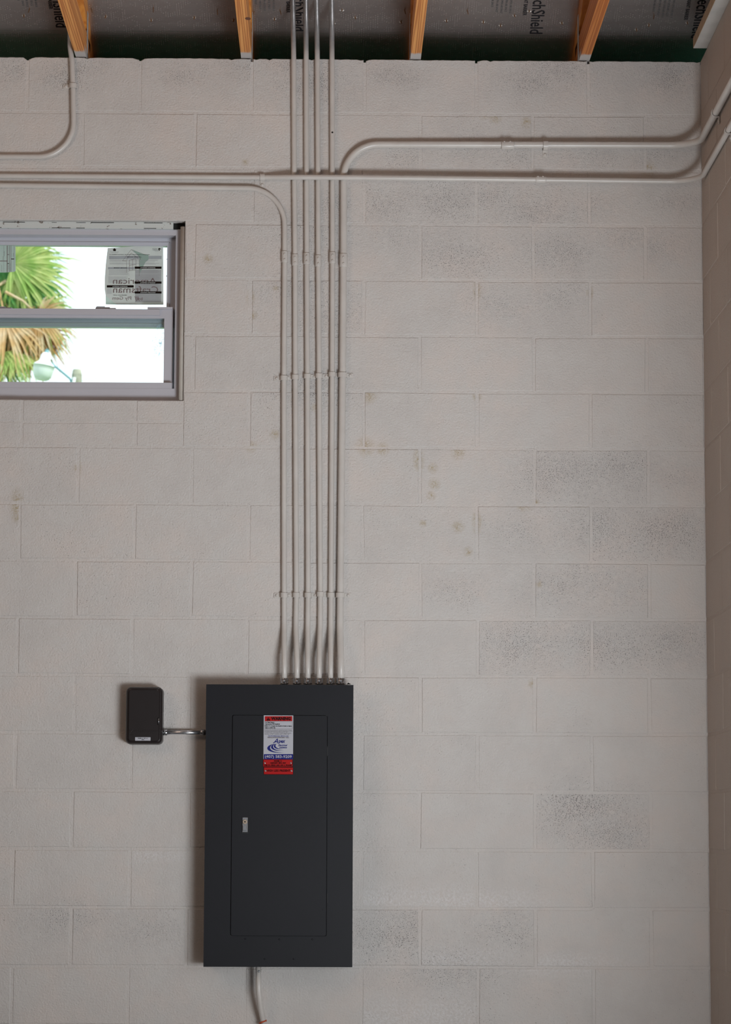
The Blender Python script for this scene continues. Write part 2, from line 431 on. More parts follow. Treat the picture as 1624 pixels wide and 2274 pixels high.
STAINS = [(548,492,14,0),(556,660,12,1),(563,700,12,1),(612,640,9,1),(558,992,16,0),(610,965,14,0),(38,1120,20,1),(38,1150,15,1),(172,1040,11,1),
 (820,880,22,0),(812,992,26,0),(850,997,18,0),(1060,880,13,0),(1060,645,12,1),(1310,650,10,1),(1018,1004,20,0),(962,1040,14,0),(965,1075,16,0),(958,1100,13,0),
 (930,1020,15,1),(1112,1004,14,0),(1155,1032,10,0),(1165,1119,22,0),(1188,1116,14,0),(960,1006,11,0),(1060,1160,14,1),(1018,1170,17,0),(940,1162,11,0),
 (1040,1225,13,0),(1008,940,14,0),(965,920,11,0),(963,950,11,0),(1198,1297,10,0),(1184,1518,13,0),(1170,272,16,0),(1440,376,22,0),(462,575,14,0),(545,360,10,0),(1100,258,20,0),(1075,253,16,0),(700,905,12,0)]
PITS = [(140,175,75),(185,150,60),(40,155,80),(400,170,60),(560,150,60),(690,190,110),(640,150,70),(745,450,60),(895,170,60),(860,165,60),(1250,150,120),(1180,180,90),(1480,170,90),
 (1020,330,110),(1150,345,120),(1310,340,120),(1450,345,90),(930,350,90),(1000,440,110),(1180,470,110),(1090,440,80),(1290,455,80),(1500,450,60),(840,460,90),
 (700,520,130),(650,640,90),(730,700,110),(870,520,80),(1000,560,110),(1240,560,100),(1450,550,90),(1110,680,100),(1230,660,100),(1390,530,80),(690,860,90),
 (1250,1050,140),(1380,1040,120),(1500,1060,80),(1300,1180,120),(1470,1180,110),(1150,1180,80),(1000,1310,90),(1340,1300,130),(1240,1310,110),(1500,1420,100),(1150,1430,130),(1330,1430,110),
 (1260,1820,110),(1360,1850,110),(1300,1790,120),(1120,2060,100),(950,2060,120),(1000,2150,110),(870,2080,90),(150,2040,90),(330,2070,90),(60,690,60)]
WHITES = [(860,2000,60),(990,2000,60),(1090,2000,50),(850,2262,70),(960,2255,90),(870,2225,60),(1250,2140,50),(1000,2130,50),(330,1900,30)]
_sw = [(at(x, y), r/616.0, t) for x, y, r, t in STAINS]
_pw = [(at(x, y), r/616.0) for x, y, r in PITS]
_ww = [(at(x, y), r/616.0) for x, y, r in WHITES]
CACHE = {}
def block_mesh(wd, ht, ch=0.0026):
    key = (round(wd, 3), round(ht, 3), ch, random.randrange(6))
    if key not in CACHE:
        m = MB(); m.cbox((-wd/2, 0, -ht/2), (wd/2, 0.09, ht/2), ch)
        rj = random.Random(len(CACHE))
        for i in range(4):
            a, b, c = rj.uniform(-.0016, .0016), rj.uniform(-.0006, .0006), rj.uniform(-.0016, .0016)
            for j in (4+i, 8+i): m.v[j] += Vector((a, b, c))
            m.v[8+i] += Vector((rj.uniform(-.0012, .0012), rj.uniform(-.0003, .0003), rj.uniform(-.0012, .0012)))
        me = bpy.data.meshes.new('concrete_block'); me.from_pydata([tuple(v) for v in m.v], [], m.f); me.update()
        CACHE[key] = me
    return CACHE[key]
def put_block(r, parent, side=False, mat=None, dz=0):
    x0, x1, z0, z1 = r
    if x1-x0 < 0.025 or z1-z0 < 0.02: return
    me = block_mesh(x1-x0, z1-z0)
    if not me.materials: me.materials.append(M_wall)
    o = bpy.data.objects.new('concrete_block', me); C.objects.link(o); o.parent = parent
    off = random.uniform(-0.0008, 0.0005)
    cx, cz = (x0+x1)/2, (z0+z1)/2
    if side:   # along the right wall: r holds distance from the corner towards the camera
        o.rotation_euler = (0, 0, -PI/2); loc = Vector((-off, -cx, cz))
    else:
        loc = Vector((cx, off, cz))
    o.location = loc-parent.location
    o['pit'] = random.choice([0.0, 0.0, 0.15, 0.3])
    if side: return o
    ss = [s for s in _sw if x0-s[1]*0.4 < s[0].x < x1+s[1]*0.4 and z0-s[1]*0.4 < s[0].z < z1+s[1]*0.4]
    i = 0; slots = ['s1', 's2', 's4', 's5']
    for s in ss:
        if s[2] and 's3' not in o: o['s3'] = [s[0].x, s[0].z, s[1]]
        elif i < 4: o[slots[i]] = [s[0].x, s[0].z, s[1]]; i += 1
    ps = sorted([p for p in _pw if abs(p[0].x-cx) < (x1-x0)/2+p[1]*0.6 and abs(p[0].z-cz) < (z1-z0)/2+p[1]*0.3], key=lambda p: (p[0]-Vector((cx, 0, cz))).length)
    for n, p in zip(('p1', 'p2'), ps): o[n] = [p[0].x, p[0].z, p[1]*1.2]
    ps = [p for p in _ww if x0-0.02 < p[0].x < x1+0.02 and z0-0.02 < p[0].z < z1+0.02]
    for n, p in zip(('w1', 'w2'), ps): o[n] = [p[0].x, p[0].z, p[1]]
    return o
def top_block(r, parent):
    x0, x1, z0, z1 = r; n = 34; V = []; F = []; rj = random.Random(int(-x0*1000))
    w_ = 0.0; zt_ = []
    for i in range(n+1):
        w_ = w_*0.6+rj.uniform(-0.0008, 0.0008); e = min(i, n-i)
        zt_.append(z1-0.0008+w_-(0.009*rj.random() if e == 0 else 0.004*rj.random() if e == 1 else 0)-(0.004 if rj.random() < 0.02 else 0))
    for i in range(n+1):
        x = x0+(x1-x0)*i/n; xe = x+(0.0026 if i == 0 else -0.0026 if i == n else 0)
        V += [(x, 0.0026, z0), (xe, 0, z0+0.0026), (xe, 0, zt_[i]-0.0018), (x, 0.0022, zt_[i]), (x, 0.10, zt_[i])]
    for i in range(n):
        for j in range(4): F.append((5*i+j, 5*(i+1)+j, 5*(i+1)+j+1, 5*i+j+1))
    F.append((0, 1, 2, 3, 4)); F.append(tuple(5*n+j for j in (4, 3, 2, 1, 0)))
    o = obj('concrete_block', V, F, M_wall, parent); cx, cz = (x0+x1)/2, (z0+z1)/2
    o['pit'] = 0.25
    ps = sorted([p for p in _pw if abs(p[0].x-cx) < (x1-x0)/2+p[1]*0.6 and abs(p[0].z-cz) < (z1-z0)/2+p[1]*0.3], key=lambda p: (p[0]-Vector((cx, 0, cz))).length)
    for m_, p in zip(('p1', 'p2'), ps): o[m_] = [p[0].x, p[0].z, p[1]*1.2]
lintel_r = at(561, 440).x; sill_r = at(395, 937).x
XL = -4.4
for c in range(21):
    zt, zb = HT-c*U, HT-(c+1)*U
    edges = [0.0]; n = 2 if c % 2 == 0 else 1
    while -n*U > XL: edges.append(-n*U+random.uniform(-0.002, 0.002)); n += 2
    edges.append(XL)
    for a, b in zip(edges[1:], edges[:-1]):
        r = (a+J/2, b-(J/2 if b < 0 else 0.0), zb+J/2, zt-(J/2 if c else 0.0))
        if c == 2:          # the precast lintel over the window replaces these blocks
            if b <= lintel_r+0.01 and a > WL-0.45: continue
            if a < lintel_r < b: r = (lintel_r+J/2, *r[1:])
        for q in rects_minus(r, OPEN):
            if c == 6 and q[1] <= sill_r+0.22 and q[0] > WL-0.3:      # sill course is split by a level joint
                zs = at(300, 937).z
                put_block((q[0], q[1], q[2], zs-J/2), wall); put_block((q[0], q[1], zs+J/2, q[3]), wall)
            elif c == 0: top_block(q, wall)
            else: put_block(q, wall)
lint = MB(); lint.cbox((WL-0.45, 0.0, WT-0.0008), (lintel_r-J/2, 0.018, HT-2*U-J/2), 0.0026)
lint.build('lintel', M_wall, wall)

# right wall with the side opening that lets daylight in
OY0, OY1, OH = -2.15, -5.6, 2.35
mb = MB()
mb.box((0.0016, 0, 0), (0.2, OY0, HT)); mb.box((0.0016, OY1, 0), (0.2, RY, HT)); mb.box((0.0016, OY0, OH), (0.2, OY1, HT))
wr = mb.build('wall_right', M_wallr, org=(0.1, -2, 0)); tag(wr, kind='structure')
for c in range(21):
    zt, zb = HT-c*U, HT-(c+1)*U
    edges = [0.0]; n = 1 if c % 2 == 0 else 2
    while n*U < -OY0: edges.append(n*U+random.uniform(-0.002, 0.002)); n += 2
    edges.append(-OY0)
    for a, b in zip(edges[:-1], edges[1:]):
        q = (a+(J/2 if a > 0 else 0.003), b-J/2, zb+J/2, zt-(J/2 if c else 0))
        if q[1]-q[0] < 0.03: continue
        me = block_mesh(q[1]-q[0], q[3]-q[2], 0.0031)
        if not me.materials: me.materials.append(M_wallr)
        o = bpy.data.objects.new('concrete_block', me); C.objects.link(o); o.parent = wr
        o.rotation_euler = (0, 0, -PI/2)
        o.location = Vector((random.uniform(-0.0004, 0.0006), -(q[0]+q[1])/2, (q[2]+q[3])/2))-wr.location
        o['pit'] = 0.1
tag(MB().box((RX0, 0, 0), (RX0-0.2, RY, HT+3)).build('wall_left', M_plainwall), kind='structure')
tag(MB().box((RX0, RY, 0), (0.2, RY-0.2, HT+0.1)).build('wall_front', M_plainwall), kind='structure')
tag(MB().box((RX0-0.2, 0.2, -0.15), (0.2, RY-0.2, 0)).build('floor', M_conc), kind='structure')
tag(MB().box((-60, 0.2, -0.4), (40, 90, -0.16)).build('ground', M_grass), kind='structure')

# roof deck: sheathing with a foil face, eave to ridge and down the far side
E0 = 0.50; RID = -7.0
def dz(y): return HT+DECK0-PITCH*y if y > RID else HT+DECK0-PITCH*(2*RID-y)
def slab(y0, y1, x0, x1, t=0.02):
    v = [(x0, y0, dz(y0)), (x1, y0, dz(y0)), (x1, y1, dz(y1)), (x0, y1, dz(y1))]
    v += [(a, b, c+t) for a, b, c in v]
    return v, [(0,3,2,1),(4,5,6,7),(0,1,5,4),(1,2,6,5),(2,3,7,6),(3,0,4,7)]
mb = MB(); mb.add(*slab(E0, RID, RX0-0.2, 0.6)); mb.add(*slab(RID, RY-0.5, RX0-0.2, 0.6))
ceil = mb.build('ceiling', M_foil); tag(ceil, kind='structure')
tag(MB().box((RX0-0.2, E0-0.03, HT-0.14), (0.6, E0, dz(E0))).build('trim_1', M_fascia), kind='structure')
tag(MB().box((RX0-0.2, 0.26, HT-0.10), (0.6, E0-0.03, HT-0.08)).build('trim_2', M_soffit), kind='structure')
mb = MB()
for y0, y1 in ((0.47, RID), (RID, RY-0.2)):
    v = [(0.2, y0, HT), (0.2, y1, HT), (0.2, y1, dz(y1)), (0.2, y0, dz(y0))]; v += [(0.24, b, c) for a, b, c in v]
    mb.add(v, [(0,1,2,3),(7,6,5,4),(0,4,5,1),(1,5,6,2),(2,6,7,3),(3,7,4,0)])
tag(mb.build('trim_3', M_gable), kind='structure')

# ------------------------------------------------------------------ roof trusses
def truss(x0, x1, label, strap_side, pine, knots=None):
    xc = (x0+x1)/2; t = empty('roof_truss', (xc, 0, HT), label, 'roof truss', 'pine roof trusses bearing on the block wall')
    b = MB(); b.box((x0, 0.16, HT+0.003), (x1, RY, HT+0.092))
    b.build('bottom_chord', pine, t)
    for sgn in (0, 1):
        m = MB()
        ys = (0.42, RID) if not sgn else (RID, RY-0.3)
        v = []
        for y in ys:
            v += [(x0, y, dz(y)-0.097), (x1, y, dz(y)-0.097), (x1, y, dz(y)-0.001), (x0, y, dz(y)-0.001)]
        m.add(v, [(0,1,2,3)[::-1], (4,5,6,7), (0,1,5,4), (1,2,6,5), (2,3,7,6), (3,0,4,7)])
        m.build('top_chord', M_chord, t)
    # galvanised hold-down strap cast into the wall, up one face of the truss
    s = strap_side; xs = x1+0.0008 if s > 0 else x0-0.0008
    m = MB(); m.box((xs, 0.006, HT-0.01), (xs+s*0.0016, 0.042, HT+0.175))
    m.box((xs, 0.012, HT+0.10), (xs-s*0.03, 0.036, HT+0.102))
    o = m.build('strap', M_strapm, t); tag(o, 'grey galvanised strap')
    return t
TP = [(168, 190.5, 'orange pine roof truss nearest the left edge, beside a painted conduit', 1, M_pine),
      (536.5, 557.5, 'orange pine roof truss with a dark knot, left of the four rising conduits', 1, M_pine),
      (912, 935, 'orange pine roof truss just right of the four rising conduits', -1, M_pine),
      (1288, 1310, 'deep orange pine roof truss nearest the right wall', -1, M_pine2)]
for i, (a, b, lab, s, mt) in enumerate(TP):
    xa = at(a, 128+i*3, -0.01).x; xb = at(b, 128+i*3, -0.01).x; xm = (xa+xb)/2
    t = truss(xm-0.019, xm+0.019, lab, s, mt)
    if i == 1:
        k = at(553, 41, -0.25); kz = HT+0.003
        dd = ray(551, 41); tt = (kz-CZ)/dd.z; kx, ky = CX+dd.x*tt, CY+dd.y*tt
        v, f = [], []
        for n in range(14): v.append((kx+0.0105*math.cos(2*PI*n/14), ky+0.017*math.sin(2*PI*n/14), kz-0.0006))
        o = obj('knot', v, [tuple(range(14))], plain('pine_knot', (0.12, 0.035, 0.012), 0.6, var=0.4, vs=300), t)
        tag(o, 'dark knot')

# board lying on top of the right wall
pv = onright(1570, 117, 0.0); dep = pv.y; pw_ = 0.047
t = MB(); t.box((-pw_, dep, HT), (0.10, RY+0.3, HT+0.037))
pl = empty('wall_plate', (0.0, dep, HT), 'pale painted timber plate lying along the top of the right wall', 'timber')
pl_o = t.build('board', M_plate, pl)
MB().box((-pw_-0.0012, dep+0.0004, HT+0.0005), (-pw_, RY+0.31, HT+0.0372)).build('bare_edge', M_platew, pl)['label'] = 'bare brown timber edge'

# nails poking through the sheathing, and its printing
NAILS = [(66,19,1),(53,34,0),(203,18,1),(235,36,0),(341,17,1),(336,44,0),(483,22,1),(432,38,0),(565,24,2),(519,44,0),(622,22,1),(610,41,0),(760,22,3),(789,38,0),(742,51,0),
         (891,48,0),(899,22,1),(1038,22,1),(992,45,0),(1074,48,0),(1112,56,0),(1143,34,0),(1176,24,3),(1248,50,0),(1453,34,1),(1442,55,0),(1414,65,0),(1527,50,0)]
dn = Vector((0, -PITCH, -1)).normalized()
for px, py, ty in NAILS:
    p = ondeck(px, py); L = (0.010, 0.022, 0.034, 0.008)[ty]; r = (0.0035, 0.0022, 0.0019, 0.003)[ty]
    dr = (dn+Vector((random.uniform(-.25, .25), random.uniform(-.1, .3), 0))).normalized()
    v, f = tube([p+dn*0.0005-dr*0.002, p+dr*L*0.75, p+dr*L], r, 6, True, [r, r*0.8, r*0.1])
    n = obj('nail', v, f, M_rust, ceil)
    if ty in (0, 3):
        q = 0.008 if ty == 0 else 0.011
        v = [p+Vector((-q, 0, 0))+dn*.001, p+Vector((q*.8, 0.002, 0))+dn*.001, p+dn*0.006+Vector((q*.3, 0, 0)), p+dn*0.005+Vector((-q*.4, 0.002, 0))]
        obj('torn_foil', v, [(0,1,2,3)], M_fluff, n)
# text runs down the slope, tops of the letters to the right
down = Vector((0, 1, -PITCH)).normalized()
RT = Matrix((( 0, 1, 0), (down.y, 0, -dn.y), (down.z, 0, -dn.z)))
RT = Matrix(((down.x, 1, dn.x), (down.y, 0, dn.y), (down.z, 0, dn.z)))
M_ink2 = plain('foil_small_print', (0.12, 0.115, 0.115), 0.5)
def deck_text(s, px, py, size, bold=0.0, sx=1.0, ink=None):
    p = ondeck(px, py)+dn*0.0006
    text('print', s, p, size, ink or M_ink, ceil, 'RIGHT', bold, sx=sx, rot=RT)
for px, pend in ((137, 62), (664, 70), (1189, 76), (1547, 86)):
    deck_text('TechShield', px, pend, 0.068, 0.0006, 0.88)
    deck_text('RADIANT BARRIER', px-24, pend-42, 0.020, 0.0003, 0.85)
    for i in range(5):
        deck_text('INSTALL WITH THIS SIDE TOWARD OPEN AIR SPACE', px-96+10*i, pend-46-(14 if i == 0 else 3*(i % 2)), 0.0115, 0.0001, 0.93, M_ink2)

# ------------------------------------------------------------------ conduits
RS, RL = 0.0094, 0.0122
PX = {}
def W(px, py, d): return at(px, py, -d)
ZS = Vector((0, 0, 1)); YF = Vector((0, -1, 0))
def strap(parent, c, axis, r, ear, wallp, face, ymat=M_cond):
    """one-hole strap: hoop over the pipe plus an ear with a screw. c on the pipe axis, ear = direction along the wall, face = off the wall"""
    axis = Vector(axis).normalized(); ear = Vector(ear); face = Vector(face); c = Vector(c)
    rr = r+0.0022; hw = 0.0085; m = MB(); N = 12
    ring = []
    ring.append(c-face*wallp-ear*(rr))
    for k in range(N+1):
        a = PI-PI*k/N; ring.append(c+ear*math.cos(a)*rr+face*math.sin(a)*rr)
    ring.append(c-face*(wallp-0.002)+ear*rr); ring.append(c-face*(wallp-0.002)+ear*(rr+0.024))
    out = []; n = len(ring); th = 0.0016
    cen = c
    for s in (-1, 1):
        for p in ring: out.append(p+axis*hw*s)
    for s in (-1, 1):
        for i, p in enumerate(ring):
            q = (p-cen).normalized() if i < n-2 else face
            out.append(p+axis*hw*s+q*th)
    F = []
    for i in range(n-1):
        F += [(2*n+i, 2*n+i+1, 3*n+i+1, 3*n+i), (i, i+1, 2*n+i+1, 2*n+i), (n+i, n+i+1, 3*n+i+1, 3*n+i), (i, i+1, n+i+1, n+i)]
    F.append((n-1, 2*n-1, 4*n-1, 3*n-1))
    o = obj('strap', out, F, ymat, parent)
    sp = c-face*(wallp-0.003)+ear*(rr+0.014)
    v, f = disc(sp, 0.0055, 0.004, face); obj('screw', v, f, ymat, o, True)
    return o
def coupling(parent, a, b, r, sdir, screws=True, mat=M_cond):
    a, b = Vector(a), Vector(b); ax = (b-a).normalized(); rr = r+0.0024
    pts = [a, a+ax*0.002, b-ax*0.002, b]; v, f = tube(pts, rr, 18, True, [rr*0.96, rr, rr, rr*0.96])
    o = obj('coupling', v, f, mat, parent, False)
    o.data.polygons.foreach_set('use_smooth', [True]*(len(o.data.polygons)-2)+[False]*2)
    L = (b-a).length
    for u in ((0.22, 0.70) if screws else (0.5,)):
        p = a+ax*L*u+Vector(sdir)*(rr-0.0006)
        v, f = disc(p, 0.0036, 0.0032, sdir, 10); s = obj('set_screw', v, f, mat, o, True)
        v, f = disc(p+Vector(sdir)*0.0031, 0.0012, 0.0004, sdir, 6); obj
    return o
def run(name, label, pts, rads, r, cat='conduit', group=None, n=12):
    p = fillet(pts, rads, n); base = Vector(pts[-1])
    e = empty(name, base, label, cat, group)
    v, f = tube(p, r, 18); o = obj('pipe', v, f, M_cond, e, True); return e
DV = RS+0.0022; DVL = RL+0.0022; DP = 0.058
GV = 'conduits rising from the electrical panel'
ZTOP = HT+0.215
# (top x at y=0, x at wall top, x at 390, 570, 840, 1320, 1400, x at connector) of the pipes that go up to the roof
VERT = [(650.5, 652.5, 653.8, 655.6, 656.2, 658.5, 657.2, 659.8, 565, 838, 'second conduit from the left above the panel, rising through the roof space'),
        (679.2, 680.2, 681.0, 681.6, 683.0, 684.4, 683.6, 683.9, 562, 836, 'third conduit from the left above the panel, in the middle of the bank'),
        (703.0, 705.0, 706.6, 707.2, 709.0, 711.6, 711.2, 709.0, 567, 835, 'fourth conduit from the left above the panel, kinked left near its foot'),
        (736.6, 737.6, 738.4, 738.8, 738.0, 735.2, 735.0, 734.4, 560, 832, 'fifth conduit from the left above the panel, rising with a paint chip near its top')]
def foot(x1, x2, dv):
    return [W(x1, 1392, dv), W(x2, 1468, DP), W(x2, 1524, DP)]
def connector(parent, x, r):
    a, b = W(x, 1519.6, DP), W(x, 1506.5, DP); rr = r+0.0042
    v, f = tube([a, a+ZS*0.004, a+ZS*0.0045, b-ZS*0.002, b], rr, 18, True, [rr*1.12, rr*1.12, rr, rr, rr*0.94])
    o = obj('connector', v, f, M_conn, parent, True); tag(o, 'bare bright steel set-screw connector')
    c = (a+b)/2+YF*(rr-0.001); v, f = disc(c, 0.0048, 0.004, YF, 12); s = obj('set_screw', v, f, M_chrome, o, True)
for i, (x0, xw, x1, x2, x3, x4, x5, x6, yc, ys, lab) in enumerate(VERT):
    top = W(x0, 0, DV); top.z = ZTOP
    pts = [top, W(xw, 135, DV), W(x1, 392, DV), W(x2, 570, DV), W(x3, 840, DV), W(x4, 1322, DV)]+foot(x5, x6, DV)
    e = run('vertical_conduit', lab, pts, [0.4]*5+[0.10, 0.10], RS, 'conduit', GV)
    coupling(e, W(x2, yc+25, DV), W(x2, yc, DV), RS, YF)
    s = -1 if i == 0 else 1
    strap(e, W(x3, ys, DV), ZS, RS, (s, 0, 0), DV, YF)
    if i == 3: strap  # its lower strap is below
    strap(e, W(x4, 1322 if i != 2 else 1320, DV), ZS, RS, (s, 0, 0), DV, YF)
    connector(e, x6, RS)
    if i == 3:
        c = W(738.3, 294, DV+RS*0.96); v, f = disc(c, 0.0035, 0.0008, YF, 8); o = obj('paint_chip', v, f, M_dark, e)
# leftmost: turns left above the panel
HL = lambda x: 411.6+6.2*x/560
pts = [W(-900, HL(-900), DV), W(0, HL(0), DV), W(632.4, HL(632), DV), W(632.6, 570, DV), W(630.9, 840, DV), W(631.2, 1322, DV)]+foot(631.4, 631.6, DV)
e = run('vertical_conduit', 'leftmost conduit above the panel, bending left above the window', pts, [0, 0.135, 0.4, 0.4, 0.4, 0.1, 0.1], RS, 'conduit', GV, 16)
coupling(e, W(632.6, 583, DV), W(632.6, 558, DV), RS, YF); strap(e, W(630.9, 840, DV), ZS, RS, (-1, 0, 0), DV, YF)
strap(e, W(631.2, 1322, DV), ZS, RS, (-1, 0, 0), DV, YF); connector(e, 631.6, RS)
# rightmost, larger: turns right, then round the corner onto the right wall
def corner_run(y_l, y_c, r, dv, x_start):
    """level run at image height y_l..y_c, then a bend of 0.135 m radius and on along the right wall"""
    a = W(1480, y_c, dv); R = 0.135
    return a, Vector((-(r+0.0022), -dv, a.z)), Vector((-(r+0.0022), -2.1, a.z))
dB = 0.030
a, b, c = corner_run(321, 322.5, RL, dB, 0)
pts = [c, b, a, W(845, 321, DVL+0.003), W(763.6, 320.5, DVL), W(763.2, 570, DVL), W(761, 840, DVL), W(756, 1322, DVL)]+foot(755.4, 757, DVL)
e = run('vertical_conduit', 'thicker rightmost conduit above the panel, bending right towards the corner', pts, [0.135, 0, 0, 0.135, 0.4, 0.4, 0.4, 0.1, 0.1], RL, 'conduit', GV, 16)
coupling(e, W(763.2, 593, DVL), W(763.2, 564, DVL), RL, YF); strap(e, W(761, 833, DVL), ZS, RL, (1, 0, 0), DVL, YF)
strap(e, W(756, 1322, DVL), ZS, RL, (1, 0, 0), DVL, YF); connector(e, 757, RL)
coupling(e, W(1114, 323, dB-0.003), W(1142, 323, dB-0.003), RL, Vector((0, -0.55, 0.84)).normalized())
strap(e, W(1212, 323, dB-0.002), (1, 0, 0), RL, (0, 0, -1), dB-0.002, YF)
q = onright(1590, 258, -RL-0.002); strap(e, Vector((-(RL+0.0022), q.y, a.z)), (0, 1, 0), RL, (0, 0, -1), RL+0.0022, (-1, 0, 0))
# long level conduit crossing in front of the bank
a, b, c = corner_run(400, 402.5, RS, 0.034, 0)
pts = [W(-900, 387, DV), W(0, 390.8, DV), W(585, 394.2, DV), W(655, 393.5, 0.0345), W(790, 394.3, 0.036), a, b, c]
e = run('long_level_conduit', 'long level conduit running in front of the bank to the corner', pts, [0, 0.3, 0.3, 0.3, 0, 0.135], RS, 'conduit', None, 16)
strap(e, W(583, 394.2, DV), (1, 0, 0), RS, (0, 0, -1), DV, YF)
coupling(e, W(1190, 399, 0.035), W(1213, 399.3, 0.035), RS, Vector((0, -0.55, 0.84)).normalized())
q = onright(1618, 300, -RS-0.002); strap(e, Vector((-(RS+0.0022), q.y, a.z)), (0, 1, 0), RS, (0, 0, -1), RS+0.0022, (-1, 0, 0))
# conduit at upper left
top = W(155.5, 60, DV-0.006); top.z = HT+0.2
pts = [W(-900, 343, DV), W(0, 348.3, DV), W(164.6, 348.3, DV), W(162, 190, DV), W(160, 135, DV), W(155.5, 104, DV-0.004), top]
e = run('elbow_conduit', 'conduit at upper left that turns up beside the leftmost truss', pts, [0, 0.125, 0.4, 0.15, 0.1], RS, 'conduit', None, 16)
strap(e, W(162, 191, DV), ZS, RS, (-1, 0, 0), DV, YF)
# bank strap that bridges the last two pipes: flange seen between them
e_ = W(748, 573, 0.003)

# conduit below the panel
pts = [W(574, 2144, 0.06), W(574.5, 2205, 0.06), W(580, 2245, 0.045), W(589, 2290, 0.02), W(590, 2360, DV), W(590, 2700, DV)]
e = run('lower_conduit', 'short conduit leaving the underside of the panel', pts, [0.15, 0.2, 0.2, 0.2], 0.0098, 'conduit')
v, f = disc(W(575.5, 2157, 0.0695), 0.004, 0.003, YF, 10); obj('set_screw', v, f, M_galv, e, True)
c0 = W(584, 2268, 0.035); hel = []
for k in range(46):
    a_ = k/46*2*PI*2.3; rr = 0.0118+0.001*math.sin(3*a_); hel.append(c0+Vector((rr*math.cos(a_), rr*math.sin(a_), -0.004+0.0045*k/46+0.004*math.cos(a_))))
hel.append(hel[-1]+Vector((0.008, -0.004, 0.006)))
v, f = tube(hel, 0.0016, 6); o = obj('wire_tie', v, f, M_wire, None, True)
tag(o, 'thin orange wire wound round the conduit below the panel', 'wire')

# ------------------------------------------------------------------ electrical panel
PD = 0.118
p0, p1 = at(456.5, 1520, -PD), at(784, 2147.5, -PD); xl = (at(457, 1520, -PD).x+at(453, 2147, -PD).x)/2; xr = at(784, 1830, -PD).x
zt, zb = at(620, 1520.3, -PD).z, at(620, 2147.5, -PD).z
pan = empty('electrical_panel', ((xl+xr)/2, 0, zb), 'large dark grey electrical panel with a closed door and warning labels', 'electrical panel')
MB().box((xl+0.006, -0.0015, zb+0.006), (xr-0.006, -PD+0.004, zt-0.006)).build('enclosure', M_panel_in, pan)
dx0, dx1 = at(514.5, 1830, -PD).x, at(726, 1830, -PD).x; dz0, dz1 = at(620, 2078.5, -PD).z, at(620, 1588.5, -PD).z
def rrect(x0, x1, z0, z1, r, n=5):
    out = []
    for cx, cz, a0 in ((x1-r, z1-r, 0), (x0+r, z1-r, PI/2), (x0+r, z0+r, PI), (x1-r, z0+r, 3*PI/2)):
        for k in range(n+1):
            a = a0+PI/2*k/n; out.append((cx+r*math.cos(a), cz+r*math.sin(a)))
    return out
def prism(loops, name, mat, parent, smooth=False):
    """loops: list of (list of (x,z), y); skinned in order, last capped"""
    V = []; F = []; n = len(loops[0][0])
    for lp, y in loops: V += [(x, y, z) for x, z in lp]
    for i in range(len(loops)-1):
        for k in range(n):
            k2 = (k+1) % n; F.append((i*n+k, i*n+k2, (i+1)*n+k2, (i+1)*n+k))
    F.append(tuple((len(loops)-1)*n+k for k in range(n))[::-1])
    o = obj(name, V, F, mat, parent, smooth); o.data.polygons[-1].use_smooth = False; return o
# cover: frame with an opening for the door
g = 0.0016; m = MB()
o_ = rrect(xl, xr, zb, zt, 0.001, 5); i_ = rrect(dx0-g, dx1+g, dz0-g, dz1+g, 0.007, 5)
n = len(o_); V = [(x, -PD, z) for x, z in o_]+[(x, -PD+0.016, z) for x, z in o_]+[(x, -PD, z) for x, z in i_]+[(x, -PD+0.006, z) for x, z in i_]
F = []
for k in range(n):
    k2 = (k+1) % n
    F += [(k, k2, n+k2, n+k), (2*n+k, k, k2, 2*n+k2)[::-1], (2*n+k, 2*n+k2, 3*n+k2, 3*n+k)]
obj('cover', V, F, M_panel, pan)
c_ = 0.0012
dl = rrect(dx0, dx1, dz0, dz1, 0.0065); dl2 = rrect(dx0+c_, dx1-c_, dz0+c_, dz1-c_, 0.006)
door = prism([(dl, -PD+0.006), (dl, -PD-0.0003), (dl2, -PD-0.0013)], 'door', M_panel, pan)
# knuckles of the hinge on the right
for zz in (1668, 1995):
    h = at(727.5, zz, -PD); m = MB(); m.box((h.x-0.0012, -PD-0.001, h.z-0.016), (h.x+0.0012, -PD+0.002, h.z+0.016)); m.build('hinge', M_panel_in, pan)
FY = -PD-0.0013
# latch
lx0, lx1, lz0, lz1 = at(538.2, 1830, FY).x, at(551, 1830, FY).x, at(545, 1850, FY).z, at(545, 1815, FY).z
lat = MB().cbox((lx0-0.001, FY+0.0005, lz0-0.001), (lx1+0.001, FY-0.0010, lz1+0.001), 0.0006).build('latch', M_panel_in, door)
MB().cbox((lx0+0.0006, FY-0.0008, lz0+0.003), (lx1-0.0008, FY-0.004, lz1-0.0008), 0.001).build('latch_plate', M_chrome, lat)
lc = at(544.2, 1825, FY-0.0042); v, f = disc(lc, 0.0082, 0.0022, YF, 20, 0.12); obj('lock_cylinder', v, f, M_brass, lat)
v, f = disc(lc+Vector((0, -0.0022, 0)), 0.0028, 0.0004, YF, 6); obj('keyhole', v, f, M_black, lat)
kx = at(544, 1840, FY).x; kz = at(544, 1838.5, FY).z
m = MB(); m.cbox((kx-0.0075, FY-0.004, kz-0.009), (kx+0.0062, FY-0.0068, kz+0.008), 0.0012); m.build('thumb_slide', M_chrome, lat)
# dimples / screws
for x_, y_ in ((620.5, 2086), (694, 2086), (588, 2129.5), (652.5, 2129.5), (545, 2085)):
    v, f = disc(at(x_, y_, -PD), 0.0030, 0.0016, YF, 10); obj('screw', v, f, M_panel, pan, True)
v, f = disc(at(718, 2020, -PD-0.0013), 0.0026, 0.0008, YF, 8); obj('scratch', v, f, M_panel, door)

